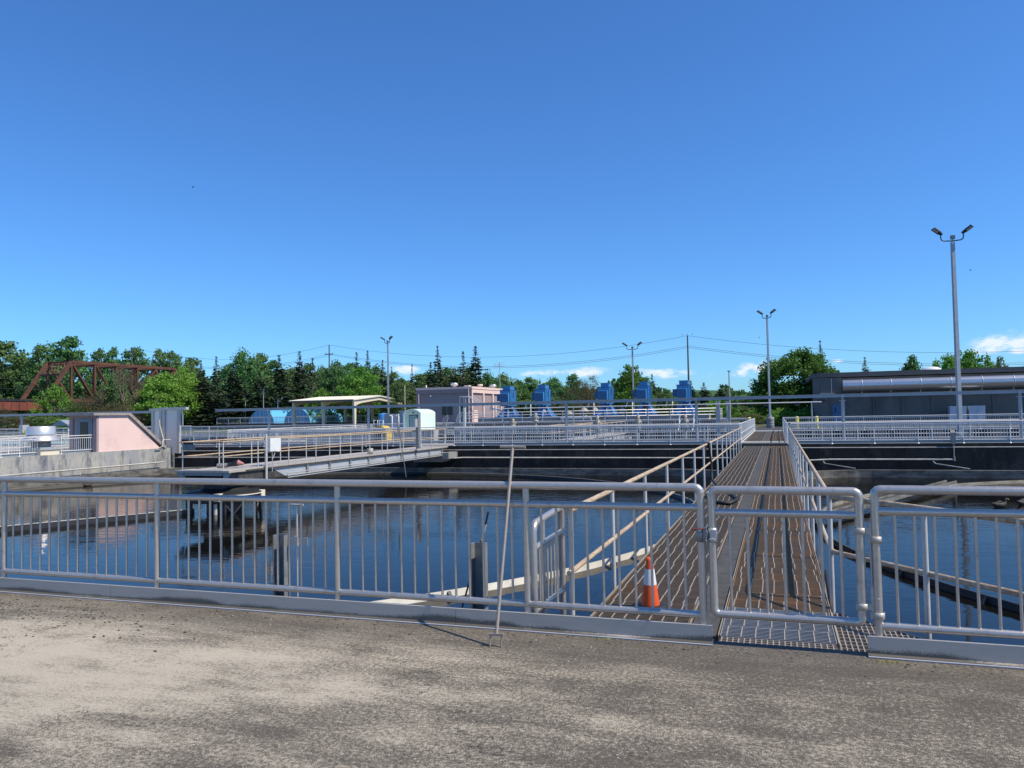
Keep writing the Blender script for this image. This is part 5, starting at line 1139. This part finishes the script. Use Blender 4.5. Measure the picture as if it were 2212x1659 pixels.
# ================================================================== railway truss bridge
tb = thing('truss_bridge', 'rusty brown railway truss bridge half hidden by trees at the left', 'bridge', (-110, 130, 0))
T0 = atD(153.5, 781, 170); T1 = atD(377, 797.5, 200); zt = (T0.z+T1.z)/2; T0.z = T1.z = zt; dr = (T1-T0); Lb = dr.length; dr.normalize(); NPN = 5; PL = Lb/NPN; HB = 8.4
sd = Vector((-dr.y, dr.x, 0))*6.6; U_ = Vector((0, 0, -HB))
for k, o in enumerate((Vector((0, 0, 0)), sd)):
    m = MB(); m.bar(T0+o, T1+o, .62, .62); m.build('top_chord', 'rust', tb)
    m = MB(); m.bar(T0+o+U_-dr*PL, T1+o+U_+dr*PL, .5, .7); m.build('bottom_chord', 'rust', tb)
    MB().bar(T0+o, T0+o+U_-dr*PL, .62, .62).build('end_post', 'rust', tb); MB().bar(T1+o, T1+o+U_+dr*PL, .62, .62).build('end_post', 'rust', tb)
    for i in range(NPN+1): MB().bar(T0+o+dr*PL*i, T0+o+dr*PL*i+U_, .46, .46).build('vertical_post', 'rust', tb)
    for i in range(NPN):
        a, b = (i, i+1) if i < NPN/2 else (i+1, i)
        MB().bar(T0+o+dr*PL*a, T0+o+dr*PL*b+U_, .42, .34).build('diagonal', 'rust', tb)
    MB().bar(T0+o+dr*PL*.0+U_*.52-dr*PL*.5, T0+o+U_*.98, .3, .3).build('diagonal', 'rust', tb)
m = MB(); e = T0+(U_-dr*PL)*.34
for a, b in ((T0, T0+sd), (e, e+sd)): m.bar(a, b, .4, .35)
for k in range(4):
    a, b = k/4, (k+1)/4
    m.bar(T0.lerp(T0+sd, a), e.lerp(e+sd, b), .18, .16); m.bar(T0.lerp(T0+sd, b), e.lerp(e+sd, a), .18, .16)
for a in (.12, .88): m.bar(e.lerp(e+sd, a), (T0+(U_-dr*PL)*.44).lerp(T0+sd+(U_-dr*PL)*.44, 0 if a < .5 else 1), .2, .2)
m.build('portal_bracing', 'rust', tb)
m = MB()
for i in range(NPN+1): m.bar(T0+dr*PL*i+Vector((0, 0, -.5)), T0+sd+dr*PL*i+Vector((0, 0, -.5)), .28, .3)
for i in range(NPN): m.bar(T0+dr*PL*i, T0+sd+dr*PL*(i+1), .16, .16); m.bar(T0+sd+dr*PL*i, T0+dr*PL*(i+1), .16, .16)
m.build('top_bracing', 'rust', tb)
dk0 = T0+U_-dr*PL*1.0; a = dk0-dr*34; b = T1+U_+dr*PL
MB().bar(a+sd*.5+Vector((0, 0, -.15)), b+sd*.5+Vector((0, 0, -.15)), 5.2, .35).build('track_deck', 'dark', tb)
m = MB()
for s in (.15, .85):
    m.bar(a+sd*s+Vector((0, 0, -1.3)), dk0+sd*s+Vector((0, 0, -1.3)), .3, 1.8)
gd = m.build('plate_girder', 'rust_r', tb)
m = MB()
for i in range(20):
    q = a+(dk0-a)*(i/19)+sd*.12+Vector((0, 0, -1.3)); m.bar(q+Vector((0, 0, -.88)), q+Vector((0, 0, .88)), .14, .14)
m.build('girder_stiffener', 'rust_r', gd)
for q in (dk0, b): MB().box((q.x-1.5, q.y-1.5, 0), (q.x+5, q.y+3, q.z-2.65)).build('pier', 'conc_dk', tb)

# ================================================================== trees
def quad(V, F, c, s, r, flat=0.):
    a = Vector((r.gauss(0, 1), r.gauss(0, 1), r.gauss(0, 1)*(1-flat)+flat*.2)).normalized(); b = a.cross(Vector((r.gauss(0, 1), r.gauss(0, 1), r.gauss(0, 1)))).normalized()
    o = len(V); k = .55+.5*r.random()
    V += [c+a*s, c+b*s*k, c-a*s, c-b*s*k]; F.append((o, o+1, o+2, o+3))
def mesh_of(name, V, F, material):
    me = bpy.data.meshes.new(name); me.from_pydata([tuple(v) for v in V], [], F); me.materials.append(MT[material]); return me
def proto_broad(seed, leafm, zc, rx, rz, nclump, per, rc, ls, lobes=0, low=.10, wob=1.):
    r = random.Random(seed); V, F = [], []; cl = []
    for i in range(nclump):
        while True:
            p = Vector((r.uniform(-1, 1), r.uniform(-1, 1), r.uniform(-1, 1)))
            if .30 < p.length < 1: break
        p = p.normalized()*(p.length**.55)
        bulge = 1+wob*(.22*sin(3*atan2(p.y, p.x)+seed)+.14*sin(5*p.z+seed*2)+.12*r.gauss(0, 1))
        tz = p.z
        q = Vector((p.x*rx*bulge*(1-.35*max(0, tz)), p.y*rx*bulge*(1-.35*max(0, tz)), zc+tz*rz*(.92+.14*r.random())))
        if q.z < low: q.z = low+r.random()*.1
        cl.append(q); R_ = rc*(.6+.8*r.random())
        for k in range(per):
            d = Vector((r.gauss(0, 1), r.gauss(0, 1), r.gauss(0, .75))); d *= R_*.55*min(1, 1.9/max(d.length, .01))
            quad(V, F, q+d, ls*(.6+.8*r.random()), r)
    t = MB(); t.tube([(0, 0, 0), (.006, .0, zc*.5), (0, .004, zc+.1*rz)], [.026, .018, .006], 7)
    for q in cl[::max(1, nclump//16)]:
        z0 = max(.08, min(q.z*.6, zc)); t.tube([(0, 0, z0), (q.x*.5, q.y*.5, (z0+q.z)*.5+.02), tuple(q)], [.010, .006, .002], 5)
    return mesh_of('crown', V, F, leafm), t
def proto_conifer(seed, leafm, rad, sparse=1., droop=.25, levels=34, spire=.12):
    r = random.Random(seed); V, F = [], []
    t = MB(); t.tube([(0, 0, 0), (0, 0, .5), (0, 0, 1.0)], [.018, .011, .002], 6)
    for i in range(40): quad(V, F, Vector((r.gauss(0, .004), r.gauss(0, .004), 1-.12*r.random())), .006, r)
    for i in range(levels):
        z_ = .05+.93*(i/(levels-1)); z = z_; Lm = rad*(1-z)**1.08*(1.25-.6*r.random())+.003
        if z > 1-spire: Lm *= .9
        nb = 6 if z < .85 else 4
        for k in range(nb):
            if r.random() > sparse: continue
            z = min(.985, max(.04, z_+r.gauss(0, .6)*.93/levels)); a = r.random()*6.283; L_ = Lm*(.45+.8*r.random()); d = Vector((cos(a), sin(a), 0)); up_ = (.5 if z > .8 else .12)+r.gauss(0, .12)
            n = max(3, int(L_/.016))
            for j in range(n):
                f = (j+.5)/n; c = Vector((0, 0, z))+d*L_*f+Vector((0, 0, (up_*f-droop*f*f)*L_))
                s = .013*(1.25-.5*f)*(1 if z < .8 else max(.35, (1-z)*4))
                e = Vector((-d.y, d.x, 0))
                for w_ in (-1, 1):
                    c2 = c+e*w_*s*(.8+.6*r.random())*(1.4-f)+Vector((0, 0, r.gauss(0, .004)))
                    quad(V, F, c2, s*(.7+.5*r.random()), r, .55)
    return mesh_of('crown', V, F, leafm), t
def proto_twig(seed, zc, rx, rz):
    r = random.Random(seed); t = MB(); V, F = [], []
    def grow(p, d, L_, rad, depth):
        q = p+d*L_; t.tube([p, (p+q)/2+Vector((r.gauss(0, .1), r.gauss(0, .1), 0))*L_*.3, q], [rad, rad*.8, rad*.6], 4 if depth < 3 else 3, caps=False)
        if depth >= 5:
            for k in range(2): quad(V, F, q+Vector((r.gauss(0, .012), r.gauss(0, .012), r.gauss(0, .012))), .008+.006*r.random(), r)
            return
        for k in range(3 if depth < 4 else 4):
            nd = (d+Vector((r.gauss(0, .45), r.gauss(0, .45), r.gauss(.12, .3)))).normalized(); grow(q, nd, L_*(.62+.25*r.random()), rad*.58, depth+1)
    grow(Vector((0, 0, 0)), Vector((0, 0, 1)), .24, .018, 0)
    return mesh_of('crown', V, F, 'leaf_brown'), t
def trunk_mesh(t, material):
    me = bpy.data.meshes.new('trunk'); me.from_pydata(t.v, [], t.f); me.polygons.foreach_set('use_smooth', t.s); me.materials.append(MT[material]); return me
PR = {}
for key, (cm, t) in {
    'poplar': proto_broad(3, 'leaf_mid', .56, .25, .43, 150, 52, .062, .0135), 'poplar2': proto_broad(11, 'leaf_mid', .58, .21, .41, 130, 50, .06, .0135), 'round': proto_broad(5, 'leaf_mid', .55, .38, .42, 150, 60, .075, .0155),
    'maple': proto_broad(8, 'leaf_bright', .52, .42, .45, 150, 64, .075, .0165), 'bush': proto_broad(9, 'leaf_bright', .45, .55, .5, 110, 60, .10, .021, low=.02), 'olive': proto_broad(13, 'leaf_olive', .52, .40, .45, 120, 60, .085, .017),
    'bigmaple': proto_broad(21, 'leaf_dark', .47, .47, .50, 300, 90, .066, .0135, low=.02, wob=.4), 'brown': proto_broad(17, 'leaf_brown', .50, .42, .46, 120, 64, .09, .0085, low=.03),
    'column': proto_broad(23, 'leaf_dark', .52, .27, .46, 120, 56, .065, .0155)}.items(): PR[key] = (cm, trunk_mesh(t, 'bark'))
for key, (cm, t) in {'fir': proto_conifer(2, 'needle', .30), 'fir2': proto_conifer(6, 'needle', .24, .9, .15), 'spruce': proto_conifer(4, 'needle2', .21, .8, .3, 30, .25), 'thin': proto_conifer(12, 'needle2', .15, .55, .3, 26, .3)}.items(): PR[key] = (cm, trunk_mesh(t, 'bark'))
cm, t = proto_twig(31, .5, .4, .4); PR['twig'] = (cm, trunk_mesh(t, 'twig'))
PR['baretop'] = (PR['thin'][0].copy(), PR['thin'][1]); PR['baretop'][0].materials[0] = MT['leaf_brown']
def crown_half(me):
    xs = sorted(abs(v.co.x) for v in me.vertices); return xs[int(len(xs)*.97)]
HALF = {k: crown_half(v[0]) for k, v in PR.items()}
TOP = {k: max(v.co.z for v in v_[0].vertices) for k, v_ in PR.items()}
NAMES = {'fir': 'conifer_tree', 'fir2': 'conifer_tree', 'spruce': 'conifer_tree', 'thin': 'conifer_tree', 'bush': 'shrub', 'twig': 'bare_tree', 'baretop': 'dead_conifer'}
def tree(kind, px, top, w, Y, label, z0=0., trunk=True, rot=None):
    p = atY(px, top, Y); dist = ray(px, top); D = Y/dist.y
    w *= {'fir': 1.45, 'fir2': 1.6, 'spruce': 1.65, 'thin': 1.7, 'baretop': 1.3, 'poplar': 1.2, 'poplar2': 1.35, 'round': 1.15}.get(kind, 1.05)
    H = (p.z-z0)/TOP[kind]; half = (w/2)/FPX*D/HALF[kind]
    nm = NAMES.get(kind, 'tree'); t = thing(nm, label, 'shrub' if kind == 'bush' else 'tree', (p.x, Y, z0), 'trees beyond the plant')
    t.rotation_euler.z = rnd.random()*6.28 if rot is None else rot
    c = bpy.data.objects.new('crown', PR[kind][0]); COL.objects.link(c); c.parent = t; c.scale = (half, half, H)
    k = bpy.data.objects.new('trunk', PR[kind][1]); COL.objects.link(k); k.parent = t; k.scale = (H*.9, H*.9, H)
    return t
T_ = [
 ('poplar', -60, 725, 110, 168, 'tall green tree just outside the left edge'), ('poplar', 8, 733, 95, 168, 'tall green tree at the left edge of the picture'), ('poplar2', 52, 764, 60, 172, 'lower green tree between two tall ones at the left'), ('poplar', 92, 742, 62, 170, 'tall green tree just left of the tallest one by the truss'),
 ('poplar2', 147, 723, 78, 165, 'tallest green tree above the truss bridge portal'), ('poplar2', 213, 750, 36, 170, 'slim green tree behind the truss, left of a pair'), ('poplar2', 243, 747, 36, 172, 'slim green tree behind the truss, right of a pair'), ('poplar2', 290, 748, 62, 166, 'pale green tree behind the crossarm utility pole'),
 ('poplar2', 346, 751, 38, 168, 'slim green tree above the far end of the truss, taller of two'), ('poplar2', 374, 755, 40, 170, 'slim green tree above the far end of the truss, shorter of two'), ('round', 412, 780, 70, 160, 'round green tree right of the far end of the truss'),
 ('twig', 271, 788, 60, 120, 'bare grey tree in front of the truss bridge'), ('maple', 352, 800, 110, 118, 'bright green maple at the end of the truss, left one'), ('maple', 398, 788, 70, 124, 'bright green maple before the dark conifers'), ('bush', 118, 826, 62, 118, 'yellow green shrub in front of the truss portal'),
 ('spruce', 434, 777, 46, 132, 'grey green conifer at the left end of the dark conifers'), ('spruce', 467, 769, 44, 130, 'spiky conifer left of the tall dark tree'), ('round', 525, 749, 80, 138, 'tall dark green tree above the small lamp posts'), ('fir', 505, 790, 110, 125, 'broad dark conifer under the tall dark green tree'), ('poplar2', 562, 760, 46, 142, 'green tree right of the tall dark one'),
 ('fir', 603, 766, 84, 130, 'broad blackish conifer above the blue sheds'), ('fir2', 647, 758, 60, 134, 'pointed dark conifer right of the blackish one'), ('thin', 675, 772, 34, 130, 'thin brownish conifer before the utility pole'), ('fir', 560, 800, 80, 126, 'low dark conifer behind the left blue shed'), ('fir', 440, 800, 80, 124, 'low dark conifer right of the bright maple'),
 ('round', 726, 774, 70, 140, 'green tree behind the utility pole left of the canopy'), ('fir2', 770, 760, 44, 136, 'pointed conifer behind the light green maple, left'), ('fir2', 794, 757, 40, 138, 'pointed conifer behind the light green maple, right'), ('maple', 775, 786, 92, 126, 'big light green maple above the canopy roof'), ('bush', 697, 836, 70, 124, 'green shrub at the left end of the canopy roof'),
 ('spruce', 826, 777, 40, 132, 'conifer left of the canopy lamp post'), ('spruce', 846, 792, 30, 132, 'small conifer right of the canopy lamp post'), ('round', 866, 812, 56, 128, 'green tree between canopy and pink building'), ('baretop', 890, 786, 28, 134, 'reddish bare conifer beside the small cloud'), ('poplar2', 908, 806, 46, 138, 'green tree left of the dark conifers behind the pink building'), ('olive', 880, 828, 60, 118, 'olive tree at the corner of the pink building'),
 ('fir', 930, 782, 62, 128, 'dark conifer above the pink building, leftmost'), ('spruce', 945, 746, 44, 126, 'tall pointed conifer above the left half of the pink building'), ('olive', 984, 792, 70, 130, 'dark olive tree between the two tall conifers'), ('thin', 1000, 758, 36, 128, 'thin conifer beside the tallest one'), ('fir2', 1027, 747, 66, 125, 'tallest dark conifer above the pink roof'), ('round', 1052, 800, 60, 132, 'green tree right of the tallest conifer'),
 ('round', 1085, 803, 64, 150, 'green tree behind the leftmost blue machine'), ('round', 1118, 816, 56, 156, 'low green tree between the first two blue machines'), ('poplar2', 1146, 813, 44, 158, 'green tree behind the second blue machine'), ('round', 1196, 812, 70, 154, 'green tree right of the second blue machine'), ('poplar2', 1237, 806, 34, 156, 'slim green tree left of the brown trees'), ('brown', 1250, 816, 80, 128, 'brown budding tree left of the middle blue machine'), ('brown', 1276, 806, 56, 130, 'taller brown budding tree by the middle blue machine'),
 ('column', 1360, 785, 72, 112, 'dark leafy tree behind the middle lamp pole'), ('column', 1395, 812, 40, 114, 'small leafy tree right of the dark leafy one'), ('column', 1315, 842, 26, 112, 'small dark tree right of the middle blue machine'), ('fir2', 1408, 808, 42, 130, 'conifer between the fourth and rightmost machines'), ('round', 1440, 838, 56, 134, 'low green tree left of the rightmost machine'), ('fir2', 1492, 822, 44, 124, 'conifer partly behind the rightmost machine'),
 ('fir', 1520, 826, 66, 122, 'spreading cedar right of the rightmost machine'), ('fir', 1556, 830, 56, 124, 'spreading cedar left of the slim mast'), ('bush', 1545, 862, 80, 112, 'bright green shrub below the cedars'), ('olive', 1600, 876, 90, 116, 'olive shrubs under the beam left of the lamp drum'), ('bush', 1640, 880, 50, 110, 'green shrub just left of the big maple'),
 ('bigmaple', 1724, 748, 158, 101, 'big dense green maple beside the grey building'), ('column', 1650, 812, 46, 104, 'lighter small tree at the left flank of the big maple'), ('spruce', 1771, 735, 40, 118, 'pointed conifer peeping over the big maple'), ('spruce', 1868, 771, 44, 128, 'conifer tip above the left part of the grey roof'),
 ('column', 1968, 764, 52, 122, 'small leafy tree above the grey roof left of the tall lamp'), ('maple', 2045, 762, 74, 124, 'broad green tree left of the tall lamp post'), ('maple', 2098, 752, 88, 126, 'broad green tree right of the tall lamp post'), ('olive', 2160, 768, 60, 126, 'pale green tree right of the broad ones'), ('spruce', 2216, 772, 34, 124, 'conifer at the right edge above the grey roof'),
 ('twig', 300, 800, 56, 122, 'bare grey tree right of the first bare one, by the truss end'), ('twig', 212, 838, 50, 116, 'small bare tree below the middle of the truss'), ('brown', 190, 852, 80, 114, 'brown twiggy bush hiding the truss bottom, left'), ('brown', 300, 850, 90, 116, 'brown twiggy bush hiding the truss bottom, right'), ('round', 250, 800, 56, 138, 'leafy green tree in front of the truss middle'), ('poplar2', 410, 770, 60, 168, 'tall green tree behind the truss end'),
 ('round', 490, 786, 70, 152, 'green leafy tree behind the conifers right of the bright maple'),
 ('poplar2', 585, 776, 60, 152, 'green leafy tree between the tall dark tree and the blackish conifer'),
 ('round', 628, 788, 64, 152, 'green leafy tree behind the blackish conifer'),
 ('poplar2', 664, 782, 50, 152, 'green leafy tree behind the thin brownish conifer'),
 ('round', 695, 786, 60, 152, 'green leafy tree just left of the utility pole by the canopy'),
 ('poplar2', 752, 782, 56, 152, 'green leafy tree just right of the utility pole by the canopy'),
 ('round', 812, 784, 60, 152, 'green leafy tree behind the pointed conifers left of the canopy lamp'),
 ('poplar2', 846, 802, 46, 152, 'green leafy tree right of the canopy lamp post, behind the small conifer'),
 ('round', 925, 798, 60, 152, 'green leafy tree behind the leftmost conifer above the pink roof'),
 ('poplar2', 962, 792, 50, 152, 'green leafy tree between the conifers above the pink roof, behind the olive tree'),
 ('round', 1012, 786, 56, 152, 'green leafy tree behind the tallest conifer above the pink roof'),
 ('bush', 1690, 880, 70, 83, 'dark shaded shrub behind the concrete drum'), ('bush', 1738, 880, 50, 82, 'shaded shrub between the concrete drum and the grey building'), ('olive', 1625, 892, 60, 92, 'low olive shrub left of the concrete drum'),
 ('olive', 60, 895, 150, 104, 'olive bushes below the plate girder at the left'), ('bush', 190, 893, 120, 100, 'green bushes behind the silver fan'), ('brown', 10, 880, 80, 96, 'brown twiggy bush at the left edge'), ('brown', 250, 868, 90, 108, 'brown twiggy bush below the truss'), ('olive', 160, 868, 80, 112, 'olive bush under the truss portal'),
]
for k, px, tp_, w, Y, lab in T_: tree(k, px, tp_, w, Y, lab)
# distant woodland that reads as one mass
def woodland(label, x0, x1, y, hfun, n, s, seed, depth=14):
    r = random.Random(seed); V, F = [], []
    for i in range(n):
        x = r.uniform(x0, x1); h = hfun(x)*(.82+.22*sin(x*.37+seed)*sin(x*.13)+.10*r.random()); z = h*(1-r.random()**1.8*.98) if r.random() < .8 else h*r.random()
        quad(V, F, Vector((x, y+r.uniform(0, depth), z)), s*(.6+.8*r.random()), r)
    o = bpy.data.objects.new('woodland', mesh_of('woodland', V, F, 'wood_mass')); COL.objects.link(o); return tag(o, label, 'woodland', kind='stuff')
woodland('dense green woodland filling in behind the trees', -330, 70, 190, lambda x: 14.5 if x < -120 else (12.5 if x < -74 else (9.0 if x < -27 else 5.2)), 42000, .62, 3)
woodland('dark undergrowth between the tree trunks behind the sheds and machines', -150, 12, 142, lambda x: 8.2 if x < -50 else 4.6, 26000, .42, 5, 10)
hl = MB(); V = []
for i in range(41):
    for j in range(5):
        x = -160+i*7; y = 520+j*30; hgt = 16*math.exp(-((x+40)/70)**2)*sin(pi*j/4)+9*math.exp(-((x+130)/60)**2)*sin(pi*j/4)
        V.append((x, y, hgt-.5+.8*rnd.random()*sin(pi*j/4)))
hl.add(V, [(i*5+j, (i+1)*5+j, (i+1)*5+j+1, i*5+j+1) for i in range(40) for j in range(4)], True)
tag(hl.build('hill', 'wood_mass'), kind='structure')
woodland('distant wooded ridge on the horizon right of the machines', -170, 120, 560, lambda x: 3+15*math.exp(-((x+40)/60)**2), 9000, 1.5, 8, 30)

# ================================================================== birds
def bird(label, px, py, D, span, tilt, yaw):
    c = atD(px, py, D); t = thing('bird', label, 'bird', c)
    f = CR*cos(yaw)+CU*sin(yaw)*.4-CW*.3; f.normalize(); u = (CU*cos(tilt)+CR*sin(tilt)).normalized(); u = (u-f*u.dot(f)).normalized(); e = f.cross(u)
    MB().tube([c-f*span*.30, c-f*span*.12, c+f*span*.06, c+f*span*.20], [.002, .032*span*2, .045*span*2, .01], 7).build('bird_body', 'bird', t)
    for s in (-1, 1):
        a, b, g_ = c+f*.05*span, c-f*.10*span, c+e*s*span*.30+u*span*.22-f*span*.05; h_ = c+e*s*span*.5+u*span*.30-f*span*.22
        m = MB(); q = [a, g_+f*.06*span, h_, g_-f*.09*span, b]; m.add([p+u*.004 for p in q]+[p-u*.004 for p in q], [(0, 1, 2, 3, 4), (9, 8, 7, 6, 5)]+[(i, i+5, (i+1) % 5+5, (i+1) % 5) for i in range(5)]); m.build('wing', 'bird', t)
bird('dark bird flying in the upper left sky', 416.5, 404.5, 60, .34, .7, 2.8)
bird('dark bird gliding right of the tall lamp post', 2096.5, 584, 70, .32, -.5, .2)
bird('tiny dark bird left of the middle lamp post', 1640.5, 729, 90, .26, .2, 1.)
